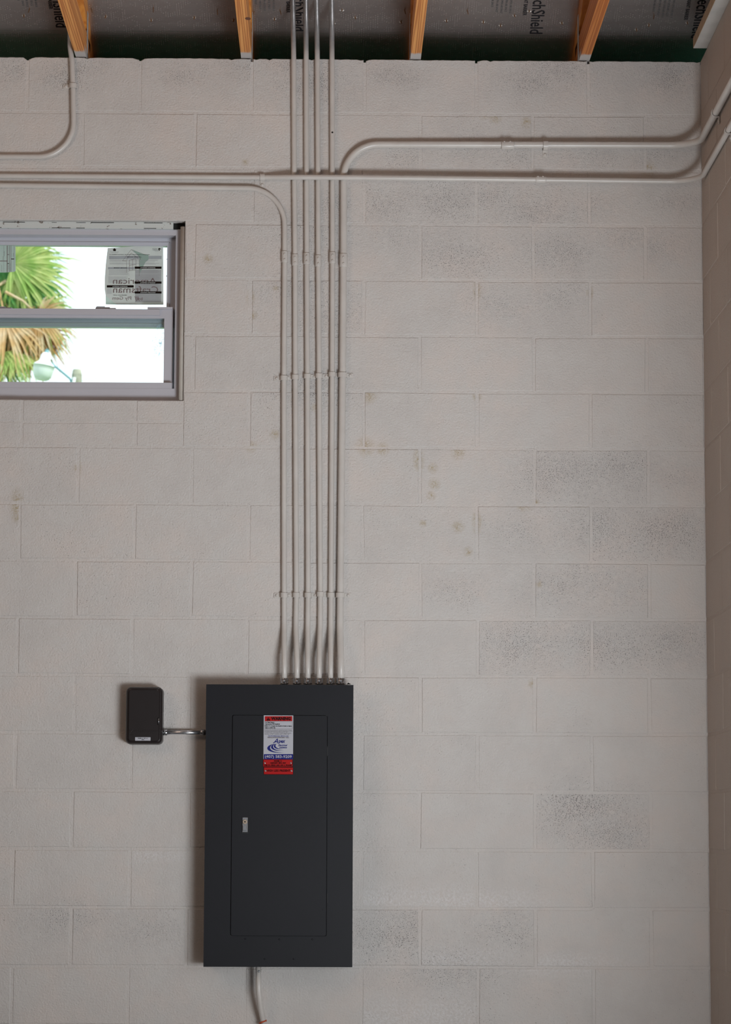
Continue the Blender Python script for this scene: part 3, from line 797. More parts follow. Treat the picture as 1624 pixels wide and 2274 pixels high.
def P_(px, py, k=0.0): return at(px, py, FY-0.0006-k)
def size(px): return px/616.0*0.99
# warning label
lab = MB().box(P_(586, 1588.6), P_(651, 1686.2, -0.0005)).build('warning_label', M_white, door); tag(lab, 'white warning label with a red heading')
def pflat(name, pts, mat, parent, k):
    v = [P_(x, y, k) for x, y in pts]; return obj(name, v, [tuple(range(len(v)))], mat, parent)
pflat('heading_band', [(588.3, 1590.6), (649.2, 1590.4), (649.2, 1601.3), (588.3, 1601.5)], M_red, lab, 0.0002)
# thin box line round the four sentences
for a_ in ([(587.8, 1602.2), (649.6, 1602), (649.6, 1602.6), (587.8, 1602.8)], [(587.8, 1618.2), (649.6, 1618.2), (649.6, 1618.8), (587.8, 1618.8)],
           [(587.6, 1602), (588.1, 1602), (588.1, 1618.8), (587.6, 1618.8)], [(649.2, 1602), (649.7, 1602), (649.7, 1618.8), (649.2, 1618.8)]):
    pflat('rule', a_, M_grey, lab, 0.0002)
def T(s, px, py, h, mat, parent, k=0.0004, align='CENTER', bold=0.0, fit=None, **kw):
    """text with cap height h px; fit = wanted width in px"""
    o = text('lettering', s, P_(px, py, k), size(h)/0.70, mat, parent, align, bold, **kw)
    if fit:
        wd = o.dimensions.x
        if wd == 0: wd = max(v.co.x for v in o.data.vertices)-min(v.co.x for v in o.data.vertices)
        sc_ = fit/616.0/wd; o.data.transform(Matrix.Diagonal((sc_, 1, 1, 1)))
    return o
T('WARNING', 624.5, 1596.2, 6.3, M_black, lab, bold=0.0008, fit=42)
pflat('warning_triangle', [(591.8, 1600.0), (600.5, 1600.0), (596.2, 1592.8)], M_black, lab, 0.0004)
pflat('exclamation_bar', [(595.8, 1595.2), (596.6, 1595.2), (596.4, 1598.0), (596.0, 1598.0)], M_red, lab, 0.0006)
pflat('exclamation_dot', [(595.8, 1598.5), (596.6, 1598.5), (596.6, 1599.2), (595.8, 1599.2)], M_red, lab, 0.0006)
for s, y, wd in (('Arc Flash Hazard.', 1604.2, 20), ('Appropriate PPE Required.', 1607.9, 32), ('Failure To Comply Can Result in Death or Injury.', 1612.3, 58), ('Refer to NFPA 70E.', 1616.5, 22)):
    T(s, 589.6+wd/2, y, 2.1, M_black, lab, bold=0.00026, fit=wd)
for s, y, wd in (('Switchboards, Panelboards, Industrial Control Panels', 1621.2, 59), ('and motor control centers that are subject to servicing', 1623.5, 60.5), ('or maintenance while energized, and for NEC', 1625.7, 51),
                 ('marked to warn of potential arc flash hazards, OSHA', 1628.1, 58), ('recognizes all NEC standards, refer to NFPA 70E', 1630.4, 53)):
    T(s, 588.4+wd/2, y, 1.5, M_grey, lab, bold=0.00014, fit=wd)
T('FOR PROFESSIONAL SERVICE AND', 618.5, 1634.7, 2.0, M_navy, lab, bold=0.00016, fit=44)
T('INSTALLATION DONE SAFELY CALL:', 618.5, 1638.0, 2.0, M_darkred, lab, bold=0.00016, fit=46)
T('A', 612.5, 1646.0, 10.0, M_navy, lab, bold=0.0003, shear=0.35, fit=11)
T('pex', 625.5, 1646.0, 7.5, M_navy, lab, bold=0.0006, shear=0.25, fit=15)
pflat('a_stroke', [(607.0, 1648.6), (617.5, 1646.6), (617.5, 1647.4), (607.0, 1649.5)], M_navy, lab, 0.0005)
T('Electrical', 627.5, 1655.2, 3.6, M_navy, lab, bold=0.0003, shear=0.45, fit=20)
T('Solutions', 628.5, 1660.0, 3.4, M_navy, lab, bold=0.0003, shear=0.45, fit=17)
# three nested sweeps of the emblem, each a crescent with a long right-hand tail
def bez(T_, L_, E_, dy0, dy1, n=16):
    c = (L_-0.125*(T_[0]+E_[0]))/0.75; out = []
    for k in range(n+1):
        t = k/n; a, b, d, e = (1-t)**3, 3*t*(1-t)**2, 3*t*t*(1-t), t**3
        out.append((a*T_[0]+b*c+d*c+e*E_[0], a*T_[1]+b*(T_[1]+dy0)+d*(E_[1]+dy1)+e*E_[1]))
    return out
for T_, L_, I_, E_ in (((615.5, 1651.8), 593.9, 600.3, (631.3, 1671.6)), ((615.0, 1652.0), 602.5, 607.2, (630.5, 1667.2)), ((615.2, 1652.2), 608.9, 612.8, (629.0, 1663.3))):
    a_ = bez(T_, L_, E_, 0.5, 3.2); b_ = bez(T_, I_, E_, 1.5, 0.2)
    V = [P_(x, y, 0.0003) for x, y in a_]+[P_(x, y, 0.0003) for x, y in b_]; n = len(a_)
    obj('emblem_sweep', V, [(i, i+1, n+i+1, n+i) for i in range(n-1)], M_navy, lab)
pflat('phone_band', [(586.2, 1674.8), (651.0, 1674.6), (651.0, 1686.1), (586.2, 1686.1)], M_navy, lab, 0.0002)
T('(407) 583-9209', 618.4, 1680.4, 5.8, M_white, lab, bold=0.00022, fit=57)
# two engraved plates
for x0, y0, x1, y1, lines, nm in ((585, 1686.6, 649.6, 1702.5, (('PANEL A', 1690.2, 2.6, 17), ('120/240V 3PH 4W', 1694.6, 2.6, 34), ('DELTA HIGH LEG ON C PHASE', 1699.6, 2.9, 59)), 'upper red engraved plate'),
                                  (586.3, 1704.0, 650.8, 1719.6, (('HIGH LEG PRESENT', 1711.6, 4.2, 51),), 'lower red engraved plate')):
    MB().box(P_(x0-0.5, y0-0.5, 0.0006), P_(x1+0.5, y1+0.5, -0.0006)).build('plate_edge', M_darkred, door)
    np_ = MB().cbox(P_(x0, y0, 0.0022), P_(x1, y1, -0.0005), 0.0008).build('nameplate', M_red, door); tag(np_, nm)
    for s, y, h, wd in lines: T(s, (x0+x1)/2, y, h, M_darkred, np_, 0.0026, bold=0.0004, fit=wd)
    for x in (x0+3.2, x1-3.4):
        c = P_(x, (y0+y1)/2, 0.0022); v, f = disc(c, 0.0031, 0.0012, YF, 12); r_ = obj('rivet', v, f, M_chrome, np_, True)
        v, f = disc(c+Vector((0, -0.0011, 0)), 0.0011, 0.0003, YF, 8); obj('rivet_hole', v, f, M_black, np_)

# torn knock-out beside the last connector
mb = MB(); k0 = at(771, 1519.5, -0.05); k1 = at(780, 1519.5, -0.05)
mb.add([k0, k1, k0+Vector((0.004, 0, 0.006)), k0+Vector((0, 0.012, 0)), k1+Vector((0, 0.012, 0))], [(0,1,2), (0,2,3), (1,4,2), (3,4,1,0)])
mb.build('torn_tab', M_dark, pan)

# ------------------------------------------------------------------ timer box
TD = 0.072
tx0, tx1 = at(278.8, 1590, -TD).x, at(361, 1590, -TD).x; tz0, tz1 = at(320, 1652.5, -TD).z, at(320, 1525, -TD).z
tm = empty('timer_box', ((tx0+tx1)/2, 0, tz0), 'small dark brown metal timer box with rounded corners left of the panel', 'electrical box')
loops = []
for ins, y in ((0, -0.0015), (0, -TD+0.020), (0.0008, -TD+0.012), (0.0035, -TD+0.005), (0.0085, -TD+0.0005), (0.012, -TD)):
    loops.append((rrect(tx0+ins, tx1-ins, tz0+ins, tz1-ins, max(0.018-ins*0.7, 0.006), 7), y))
prism(loops, 'housing', M_timer, tm, True)
hx = at(351.5, 1602, -TD); m = MB(); m.box((hx.x-0.003, -TD-0.0002, hx.z-0.0125), (hx.x+0.0022, -TD+0.002, hx.z+0.0125)); m.build('latch_slot', M_black, tm)
v, f = tube([Vector((hx.x+0.0015, -TD-0.001, hx.z-0.010)), Vector((hx.x+0.0015, -TD-0.0015, hx.z+0.010))], 0.0013, 8); obj('latch', v, f, M_galv, tm, True)
sl = MB().box(at(300.2, 1637, -TD-0.0003), at(334.3, 1645, -TD-0.0008)).build('label', M_white, tm); tag(sl, 'small white printed label')
def T2(s, px, py, h, mat, parent, d, fit, **kw):
    o = text('lettering', s, at(px, py, -d), size(h)/0.70, mat, parent, 'CENTER', **kw)
    wd = max(v.co.x for v in o.data.vertices)-min(v.co.x for v in o.data.vertices)
    o.data.transform(Matrix.Diagonal((fit/616.0/wd, 1, 1, 1))); return o
T2('PANEL A  CKT 16', 317, 1639.6, 1.6, M_black, sl, TD+0.0010, 21, bold=0.0002)
T2('(20A)', 317.3, 1642.6, 1.4, M_black, sl, TD+0.0010, 5.5, bold=0.0002)
T2('INTERMATIC', 325, 1624.5, 5.2, M_timer, tm, TD+0.0001, 56, ext=0.0009)
for a_, b_ in (((286.5, 1619.5), (292, 1628)), ((296, 1618.5), (286.5, 1631.5)), ((286.5, 1631.5), (296, 1631.5))):
    v, f = tube([at(*a_, -TD), at(*b_, -TD)], 0.0009, 6); obj('embossed_mark', v, f, M_timer, tm)
# bare nipple between timer and panel
NPD = 0.034
n0, n1 = at(360.5, 1626.5, -NPD), at(459, 1627, -NPD)
nip = empty('connecting_conduit', n0, 'short bare steel conduit between the timer box and the panel', 'conduit')
v, f = tube([n0, n1], 0.0072, 16); obj('pipe', v, f, M_chrome, nip, True)
for xa, xb in ((360.6, 371.5), (446, 456.5)):
    a_, b_ = at(xa, 1626.4, -NPD), at(xb, 1626.8, -NPD); ax = (b_-a_)
    v, f = tube([a_, a_+ax*0.05, a_+ax*0.95, b_], 0.0108, 16, True, [0.010, 0.0106, 0.0106, 0.010]); o = obj('connector', v, f, M_conn, nip, True)
    v, f = disc((a_+b_)/2+Vector((0, -0.0100, 0.002)), 0.0042, 0.0034, YF, 10); obj('set_screw', v, f, M_chrome, o, True)

# ------------------------------------------------------------------ window
FD, LD, UD = -0.040, -0.062, -0.092         # depths behind the wall face: frame, lower sash, upper sash
def wx(px, d): return at(px, 700, -d).x
def wz(py, d): return at(200, py, -d).z
fx0, fx1 = wx(-172, FD), wx(400.5, FD); fz0, fz1 = WB-0.004, wz(509.5, FD)
ix1 = wx(388.8, FD); ix0 = wx(-160, FD); iz1 = wz(521.5, FD); iz0 = wz(862, FD)
def ring(mb, x0, x1, z0, z1, a0, a1, b0, b1, y0, y1, m=0):
    mb.box((x0, y0, z0), (a0, y1, z1), m); mb.box((a1, y0, z0), (x1, y1, z1), m)
    mb.box((a0, y0, z0), (a1, y1, b0), m); mb.box((a0, y0, b1), (a1, y1, z1), m); return mb
mb = ring(MB(), fx0, fx1, fz0, fz1, ix0, ix1, iz0, iz1, -FD, 0.135)
win = mb.build('window_1', M_vinyl); tag(win, kind='structure')
# raised lip round the frame and a pale line
mb = ring(MB(), fx0-0.003, fx1+0.004, fz0, fz1+0.003, fx0, fx1, fz0, fz1, -FD+0.004, 0.12); mb.build('outer_fin', plain('fin_pale', (0.56, 0.56, 0.55), 0.5), win)
mb = MB(); mb.box((WR-0.0225, 0.030, WB), (WR-0.0205, 0.13, fz1+0.004)); 
v, f = tube([Vector((WR-0.009, 0.016, WB+0.002)), Vector((WR-0.009, 0.016, WT-0.020))], 0.0095, 14); obj('jamb_bead', v, f, M_caulk, win, True)
MB().box((fx1+0.003, 0.05, WB), (WR+0.001, 0.13, WT)).build('jamb_filler', M_dark, win)
# timber buck at the head
b0, b1 = wz(508.8, FD), wz(493.5, -0.012)
mb = MB(); mb.cbox((WL, 0.024, b0-0.001), (wx(383, FD), 0.09, WT), 0.0012); bk = mb.build('wood_buck', M_buck, win); tag(bk, 'white painted timber strip with cracked edges')
mb = MB()
random.seed(3)
x = WL
while x < wx(380, FD):
    L = random.uniform(0.01, 0.09)
    if random.random() < 0.72:
        mb.box((x, 0.0234, WT-0.0050), (min(x+L, wx(382, FD)), 0.026, WT-0.0032+random.uniform(-.0008, .0006)))
    L2 = random.uniform(0.01, 0.07)
    if random.random() < 0.6: mb.box((x, 0.0235, b0-0.0005), (min(x+L2, wx(380, FD)), 0.026, b0+0.0014))
    x += max(L, L2)+random.uniform(0.004, 0.03)
mb.build('crack', M_dark, win)
MB().box((wx(383, FD), 0.045, b0-0.004), (WR, 0.12, WT)).build('gap_shade', M_dark, win)  # near-black block painted in as the shade of the gap
# upper sash (outer track)
ux1 = wx(369.5, UD); ux0 = wx(-140, UD); uz1 = wz(545, UD); uz0 = wz(727.5, UD-0.012); uzm = uz0+0.048
mb = MB(); y0, y1 = -UD, -UD+0.028
mb.box((ux1, y0, uz0), (wx(389, UD)+0.006, y1, iz1+0.01)); mb.box((ix0-0.002, y0, uz0), (ux0, y1, iz1+0.01))
mb.box((ux0, y0, uz1), (ux1, y1, iz1+0.02)); mb.box((ux0, y0, uz0), (ux1, y1, uzm))
ush = mb.build('upper_sash', M_vinyl2, win)
mb = MB(); mb.box((ux0, y0-0.004, uz1+0.010), (ux1+0.010, y0, uz1+0.0125)); mb.box((ux1+0.008, y0-0.004, uzm), (ux1+0.0105, y0, uz1+0.0125))
mb.build('glazing_bead', M_vinyl2, ush)
mb = MB(); mb.box((ux0, y0-0.003, uz0+0.012), (ux1, y0, uz0+0.0135)); mb.box((ux0, y0-0.004, uz0+0.030), (ux1, y0, uz0+0.032)); mb.build('rail_groove', plain('rail_pale', (0.62, 0.62, 0.62), 0.4), ush)
MB().box((ux0-0.003, y0+0.012, uzm-0.003), (ux1+0.003, y0+0.015, uz1+0.003)).build('glass_pane', M_glass, ush)
# lower sash (inner track)
lx1, lxo = wx(365, LD), wx(384, LD); lx0 = wx(-138, LD); lz0 = wz(851, LD); lzt = wz(681.5, LD); lzi = wz(706, LD)
mb = MB(); y0, y1 = -LD, -LD+0.026
mb.box((lx1, y0, fz0), (lxo, y1, lzt)); mb.box((ix0-0.002, y0, fz0), (lx0, y1, lzt)); mb.box((lx0, y0, fz0), (lx1, y1, lz0)); mb.box((lx0, y0, lzi), (lx1, y1, lzt-0.008))
lsh = mb.build('lower_sash', M_vinyl, win)
mb = MB(); mb.box((wx(328, LD), y0-0.006, lzt-0.0075), (lxo-0.001, y0+0.01, lzt)); mb.build('sash_corner', M_vinyl, lsh)
mb = MB(); mb.box((lx0, y0-0.010, wz(700, LD)), (wx(355, LD), y0, lzt-0.009)); mb.build('pull_rail', M_vinyl, lsh)
MB().box((lx0-0.003, y0+0.012, lz0-0.003), (lx1+0.003, y0+0.015, lzi+0.003)).build('glass_pane', M_glass, lsh)
MB().box((lxo-0.010, -UD+0.003, fz0), (ix1+0.004, 0.13, iz1)).build('side_track', M_vinyl2, win)
MB().box((ix0, -FD+0.001, fz0), (lxo+0.002, -LD, lz0)).build('sill_rail', M_vinyl, win)
MB().box((lxo+0.0005, -FD+0.0005, lz0-0.03), (lxo+0.0016, -FD+0.003, lz0+0.001)).build('seam', M_grey, win)
for a_, b_ in ((212, 257), (-24, 26)):
    zl = wz(689, LD)
    lk = MB(); xa, xb = wx(a_, LD), wx(b_, LD)
    lk.box((xa, -LD-0.002, lzt-0.009), (xb, -LD+0.018, lzt-0.004)); lk.box((xa+0.001, -LD+0.002, lzt-0.004), (xa+(xb-xa)*0.70, -LD+0.014, lzt+0.000))
    lk.box((xa+0.003, -LD+0.004, lzt), (xa+(xb-xa)*0.45, -LD+0.012, lzt+0.003))
    lk.build('sash_lock', plain('lock_grey', (0.42, 0.42, 0.46), 0.4), lsh)
for x_, y_ in ((146, 541), (371.5, 576), (370.5, 613)):
    v, f = disc(at(x_, y_, -UD-0.0005), 0.0026, 0.001, YF, 8); obj('screw', v, f, M_vinyl2, ush)

# ------------------------------------------------------------------ papers on the glass
SDP = UD-0.010            # on the room side of the upper pane
def SP(px, py, k=0.0): return at(px, py, -(SDP+0.0016+k))
def sflat(name, pts, mat, parent, k=0.0004):
    v = [SP(x, y, k) for x, y in pts]; return obj(name, v, [tuple(range(len(v)))], mat, parent)
def Z(x, y): return (225+x/10.827, 540+y/10.827)      # from the close-up
out = [Z(155, 118), Z(600, 90), Z(860, 70), Z(1490, 70), Z(1495, 1480), Z(900, 1480), Z(380, 1478), Z(250, 1390), Z(105, 1255), Z(82, 1090), Z(85, 850), Z(110, 500)]
st = obj('window_sticker', [SP(x, y) for x, y in out]+[SP(x, y, -0.0005) for x, y in out], [tuple(range(12)), tuple(range(12, 24))[::-1]]+[(i, (i+1) % 12, 12+(i+1) % 12, 12+i) for i in range(12)], M_paper)
tag(st, 'large printed paper at the right end of the upper window pane', 'sticker')
sflat('curled_corner', [Z(105, 1255), Z(250, 1390), Z(380, 1478), Z(108, 1470)], M_paper2, st, 0.001)
def ST(s, x, y, h, mat, fit, k=0.0007, **kw):
    """h, fit in close-up pixels"""
    px, py = Z(x, y); o = text('lettering', s, SP(px, py, k), size(h/10.827)/0.70*1.01, mat, st, 'CENTER', **kw)
    wd = max(v.co.x for v in o.data.vertices)-min(v.co.x for v in o.data.vertices)
    o.data.transform(Matrix.Diagonal((fit/10.827/616.0*1.01/wd, 1, 1, 1))); return o
ST('American', 795, 915, 150, M_pbrown, 1040, mirror=True)
ST('Craftsman', 825, 1125, 165, M_pbrown, 1080, mirror=True)
ST('Ply Gem', 495, 1325, 85, M_pbrown, 450, mirror=True)
ST('by', 935, 1340, 70, M_pbrown, 120, mirror=True)
for i in range(3): sflat('logo_stroke', [Z(800+i*35, 1280), Z(818+i*35, 1280), Z(862+i*25, 1390-i*18), Z(844+i*25, 1395-i*18)], M_pbrown, st, 0.0006)
def rct(x0, y0, x1, y1): return [Z(x0, y0), Z(x1, y0), Z(x1, y1), Z(x0, y1)]
sflat('grey_band', rct(190, 305, 1450, 385), M_pgrey, st, 0.0003)
sflat('grey_band', rct(160, 575, 800, 628), M_pgrey, st, 0.0003)
sflat('grey_column', rct(812, 640, 1442, 1420), paper('paper_print_pale', (0.54, 0.56, 0.57), 0.3), st, 0.0002)
sflat('house_shade', [Z(740, 155), Z(1020, 265), Z(1135, 285), Z(1135, 400), Z(1060, 460), Z(920, 740), Z(918, 400), Z(915, 330)], M_pgreen, st, 0.00045)
def line(pts, wd=5, mat=M_pbrown, name='drawn_line'):
    mbx = MB()
    for (xa, ya), (xb, yb) in zip(pts[:-1], pts[1:]):
        L = math.hypot(xb-xa, yb-ya); nx, ny = -(yb-ya)/L*wd/2, (xb-xa)/L*wd/2
        q = [Z(xa+nx, ya+ny), Z(xb+nx, yb+ny), Z(xb-nx, yb-ny), Z(xa-nx, ya-ny)]
        mbx.add([SP(a, b, 0.0006) for a, b in q], [(0,1,2,3)])
    return mbx.build(name, mat, st)
line([(510, 425), (720, 152), (915, 315), (950, 385), (875, 385), (870, 350), (720, 235), (620, 380), (620, 410)])
line([(510, 425), (600, 430)]); line([(605, 400), (605, 715)]); line([(720, 152), (1020, 265), (1130, 285)], 4); line([(912, 400), (912, 790)])
line([(675, 405), (835, 380), (835, 640), (675, 662), (675, 405)], 7); line([(752, 392), (752, 655)], 7); line([(675, 535), (835, 510)], 7)
for x0, y0, x1, y1, s in ((805, 563, 1450, 617, 'WARNING / ADVERTENCIA'), (803, 921, 1450, 974, 'WARNING / ADVERTENCIA'), (133, 1012, 780, 1067, 'WARNING / ADVERTENCIA'), (805, 1160, 1450, 1212, 'CAUTION / PRECAUCION')):
    sflat('black_band', rct(x0, y0, x1, y1), M_pink, st, 0.0009)
    cx = (x0+x1)/2; ST(s, cx+10, (y0+y1)/2+3, 20, M_paper, 330, 0.0013, bold=0.0002)
    sflat('small_triangle', [Z(cx-187, (y0+y1)/2+14), Z(cx-160, (y0+y1)/2+14), Z(cx-173, (y0+y1)/2-12)], M_paper, st, 0.0013)
sflat('arrow_house', [Z(270, 160), Z(318, 122), Z(366, 160), Z(350, 160), Z(350, 190), Z(288, 190), Z(288, 160)], M_pink, st, 0.0006)
ST('RECYCLE THIS LABEL', 320, 210, 13, M_ptext, 205); ST('POR FAVOR RECICLE', 318, 230, 13, M_ptext, 165)
sflat('small_house', [Z(1370, 130), Z(1400, 112), Z(1445, 150), Z(1420, 150), Z(1405, 140), Z(1402, 188), Z(1385, 180)], M_pink, st, 0.0006)
ST('American', 1290, 135, 22, M_ptext, 120, bold=0.0001); ST('Craftsman', 1300, 165, 22, M_ptext, 130, bold=0.0001); ST('by Ply Gem', 1335, 190, 12, M_ptext, 85)
ST('For installation instructions, visit americancraftsmanwindows.com/resources', 680, 273, 15, M_pink, 960, bold=0.0001)
ST('IMPORTANT / IMPORTANTE', 790, 333, 18, M_pink, 340, bold=0.0001); ST('IMPORTANT / IMPORTANTE', 460, 596, 18, M_pink, 310, bold=0.0001)
ST('TYPICAL TOOLS REQUIRED', 450, 1251, 16, M_pink, 330, bold=0.0001)
ST('americancraftsmanwindows.com', 1310, 1455, 10, M_pink, 270)
mbx = MB()
for x0, x1, y0, y1 in ((200, 1400, 400, 450), (200, 1400, 470, 515), (180, 700, 645, 770), (170, 640, 800, 960), (135, 260, 1090, 1210), (815, 1430, 640, 720), (815, 1430, 755, 905), (815, 1430, 990, 1150), (815, 1430, 1235, 1410), (170, 860, 1452, 1460)):
    y = y0
    while y < y1:
        e_ = x1-random.uniform(0, 0.12)*(x1-x0); mbx.add([SP(*Z(*p), 0.0005) for p in ((x0, y), (e_, y), (e_, y+5), (x0, y+5))], [(0,1,2,3)]); y += 17
mbx.build('small_print', paper('paper_small_print', (0.42, 0.42, 0.45), 0.3), st)

# second label, at the left edge
def Z2(x, y): return (x/27.07, 540+y/27.07)
out = [(-60, 150), (880, 145), (935, 200), (940, 1650), (860, 1720), (300, 1765), (-60, 1760)]; out = [(-600, 150)]+[Z2(*p) for p in out[1:-1]]+[]
pts = [(-30, 545.4), Z2(880, 145), Z2(935, 200), Z2(940, 1650), Z2(860, 1720), Z2(300, 1765), (-30, 605)]
n = len(pts); s2 = obj('rating_label', [SP(*p) for p in pts]+[SP(*p, -0.0005) for p in pts], [tuple(range(n)), tuple(range(n, 2*n))[::-1]]+[(i, (i+1) % n, n+(i+1) % n, n+i) for i in range(n)], M_paper2)
tag(s2, 'pale green ruled label at the left end of the upper window pane', 'sticker')
def l2(x0, y0, x1, y1, mat=M_pbrown): sflat('rule', [Z2(x0, y0), Z2(x1, y0), Z2(x1, y1), Z2(x0, y1)], mat, s2, 0.0005)
l2(412, 150, 455, 1745); l2(542, 150, 568, 1745); l2(648, 150, 672, 1745); l2(-300, 1055, 430, 1095); l2(440, 670, 560, 702); l2(440, 1215, 560, 1245, M_pink); l2(670, 930, 845, 975, M_pink)
l2(845, 150, 858, 1700, M_ptext); l2(225, 150, 235, 1740, M_ptext)
def s2text(s, x, y, h, fit):
    R2 = Matrix(((0, 1, 0), (0, 0, -1), (-1, 0, 0)))      # reading downwards
    R2 = Matrix(((0, 1, 0), (0, 0, 1), (-1, 0, 0)))
    px, py = Z2(x, y); o = text('lettering', s, SP(px, py, 0.0007), size(h/27.07)/0.7, M_ptext, s2, 'CENTER', rot=R2)
    return o
s2text('DP-50', 800, 700, 55, 0); s2text('CERTIFIED', 175, 900, 40, 0); s2text('RATING', 250, 640, 60, 0); s2text('WINDOW', 500, 1450, 40, 0); s2text('TESTED TO AAMA/WDMA', 620, 1450, 30, 0); s2text('MANUFACTURER', 95, 1500, 36, 0)

# ------------------------------------------------------------------ outside: palm, lamp on a pole
PY = 22.0
def frond(parent, hub, ang, size_, mat, droop, roll, nl=26, spread=118, seed=0):
    """fan leaf: ang = direction of the midrib in the plane seen from the building (0 = right, 90 = up)"""
    rnd = random.Random(seed); a = math.radians(ang)
    u = Vector((math.cos(a)*math.cos(roll), math.sin(roll)*-1.0, math.sin(a)*math.cos(roll))).normalized()
    side = u.cross(Vector((0, -1, 0))).normalized(); nrm = side.cross(u)
    base = hub-u*size_*0.85; V = []; F = []
    v, f = tube([base, base+u*size_*0.45+Vector((0, 0, 0.04)), hub], 0.012, 5, True, [0.02, 0.013, 0.010]); V += v; F += f
    for j in range(nl):
        t = (j/(nl-1)-0.5)*2; th = math.radians(spread*t)+rnd.uniform(-.05, .05)
        dr = u*math.cos(th)+side*math.sin(th); L = size_*(0.72+0.28*math.cos(th))*rnd.uniform(0.82, 1.08)
        wv = dr.cross(nrm).normalized(); w0 = 0.026*size_*rnd.uniform(0.8, 1.2)+0.006
        fold = rnd.uniform(0.4, 1.0); dd = droop*rnd.uniform(0.6, 1.5); sw = rnd.uniform(-.08, .08)
        prev = None; K = 5
        for k in range(K+1):
            s = k/K; p = hub+dr*L*s+Vector((sw*s*s, 0, -dd*L*s*s*s))+nrm*0.10*L*math.sin(s*2)*(1-abs(t)*.5)
            ww = w0*(0.35+1.3*s if s < 0.4 else 0.87*(1-s)/0.6+0.03)
            cur = [p-wv*ww+nrm*ww*fold, p, p+wv*ww+nrm*ww*fold]; n = len(V); V += cur
            if prev is not None: F += [(prev, n, n+1, prev+1), (prev+1, n+1, n+2, prev+2)]
            prev = n
    return obj('frond', V, F, mat, parent)
crown = at(-75, 640, PY); palm = empty('palm_tree', (crown.x, PY, -0.16), 'sunlit fan palm with green and dried fronds, seen through the window', 'palm tree')
v, f = tube([Vector((crown.x-0.2, PY, -0.16)), Vector((crown.x-0.1, PY, 3)), crown+Vector((0, 0, -0.3)), crown], 0.16, 14, True, [0.22, 0.17, 0.19, 0.14]); obj('trunk', v, f, M_trunk, palm, True)
FR = [  # hub px, py, direction, size m, material, droop, roll
 (28,583,8,0.72,1,.18,.15),(45,560,32,0.62,0,.2,.3),(20,548,75,0.6,0,.15,.2),(40,598,-18,0.80,1,.2,.1),(30,605,-40,0.78,0,.22,.2),(5,600,-70,0.75,0,.2,.2),
 (60,540,50,0.5,1,.2,.3),(-30,560,120,0.8,0,.2,.2),(-60,600,170,0.9,0,.25,.2),(20,640,-28,0.75,2,.25,-.3),(0,630,-60,0.7,2,.2,-.4),(70,620,-35,0.55,0,.25,.1),
 (10,575,-5,0.75,2,.2,-.5),(-10,545,60,0.7,2,.2,-.5),
 (30,700,-50,0.62,3,.35,.2),(60,715,-42,0.68,4,.30,.1),(10,705,-75,0.66,3,.3,.3),(-20,700,-95,0.7,4,.3,.2),(85,700,-35,0.55,3,.32,.0),(45,725,-70,0.56,4,.3,.3),
 (75,740,-60,0.42,2,.2,-.2),(60,735,-85,0.45,2,.2,-.2),(20,760,-80,0.5,0,.25,.1),(-10,770,-100,0.55,3,.25,.2),(30,780,-95,0.4,1,.2,.3),(95,735,-48,0.36,4,.35,.2),
 (-40,740,-120,0.8,4,.3,.2),(-90,700,-140,0.8,3,.3,.2),(100,690,-25,0.5,1,.3,.1),(0,800,-85,0.5,0,.2,.2),(60,790,-88,0.34,1,.2,.3)]
for i, (x, y, a_, s_, m_, dr_, ro) in enumerate(FR):
    yy = PY+(-0.25 if m_ in (3, 1) else 0.25 if m_ == 2 else 0.0)+0.1*math.sin(i*2.3)
    frond(palm, at(x, y, yy), a_, s_, M_leafs[m_], dr_, ro, 26 if m_ != 2 else 34, 105 if a_ > -45 else 70, i)

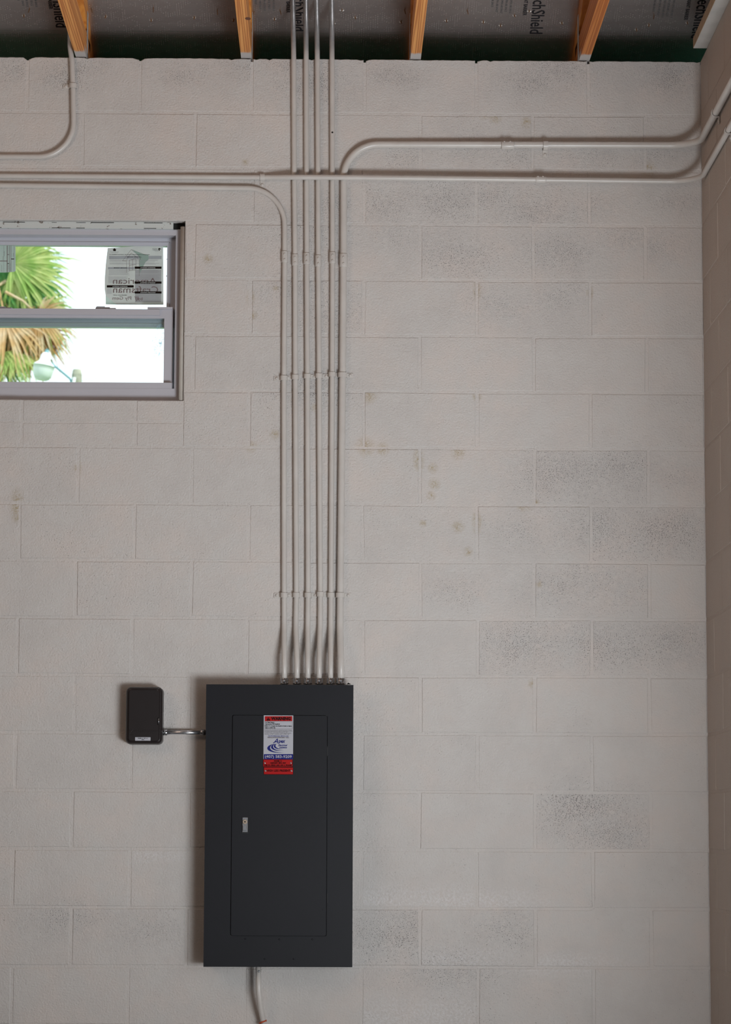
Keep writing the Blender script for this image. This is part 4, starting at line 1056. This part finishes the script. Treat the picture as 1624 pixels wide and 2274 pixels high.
LY = 17.5
def lathe(prof, c, ax, seg=24):
    ax = Vector(ax).normalized(); u = ax.cross(Vector((0, 1, 0))).normalized(); v_ = ax.cross(u); V = []; F = []
    for h, r in prof:
        for k in range(seg):
            a = 2*PI*k/seg; V.append(Vector(c)+ax*h+u*r*math.cos(a)+v_*r*math.sin(a))
    for i in range(len(prof)-1):
        for k in range(seg): k2 = (k+1) % seg; F.append((i*seg+k, i*seg+k2, (i+1)*seg+k2, (i+1)*seg+k))
    F.append(tuple(range(seg))); F.append(tuple((len(prof)-1)*seg+k for k in range(seg))[::-1])
    return V, F
s_ = (LY-CY)/FPX       # metres per photo pixel at the lamp
lc = at(98, 812, LY); ax = (0.16, 0, 1)
pb = at(172, 830, LY)
pole = empty('light_pole', (pb.x, LY, -0.16), 'weathered wooden pole outside carrying the yard lamp', 'pole')
ptop = at(171, 825, LY); V, F = tube([Vector((ptop.x, LY, -0.16)), Vector((ptop.x, LY, ptop.z-0.03)), ptop+Vector((0, 0, 0.02))], 11.5*s_, 14, True, [14*s_, 11.5*s_, 9*s_]); obj('post', V, F, M_pole, pole, False)
V, F = tube([at(165, 838, LY-0.07), at(163, 855, LY-0.07)], 4*s_, 8); obj('bracket', V, F, M_lampw, pole)
cb = [at(180+4*k, 843+3*math.sin(k*1.3), LY) for k in range(10)]; V, F = tube(cb, 0.5*s_, 5); obj('cable', V, F, M_arm, pole)
yl = empty('yard_lamp', lc, 'white dome yard lamp on a curved arm, outside in front of the palm', 'lamp')
V, F = lathe([(0, 24.5*s_), (3*s_, 22*s_), (9*s_, 14*s_), (14*s_, 12*s_), (24*s_, 11*s_), (29*s_, 7*s_), (30*s_, 4*s_)], lc, ax); obj('hood', V, F, M_lampw, yl, True)
V, F = lathe([(0, 24*s_), (-10*s_, 23.5*s_), (-22*s_, 21*s_), (-30*s_, 17*s_), (-33*s_, 12*s_)], lc, ax); obj('refractor', V, F, M_lampd, yl, True)
hc = Vector(lc)+Vector(ax).normalized()*30*s_; V, F = lathe([(0, 4*s_), (5*s_, 4*s_), (9*s_, 2*s_)], hc, ax, 12); obj('photocell', V, F, M_arm, yl, True)
arm = fillet([at(112, 806, LY), at(128, 818, LY), at(158, 843, LY-0.05), at(160, 875, LY-0.05), at(166, 885, LY-0.02)], [0.1, 0.06, 0.03], 8)
V, F = tube(arm, 2.6*s_, 10); obj('arm', V, F, M_arm, yl, True)
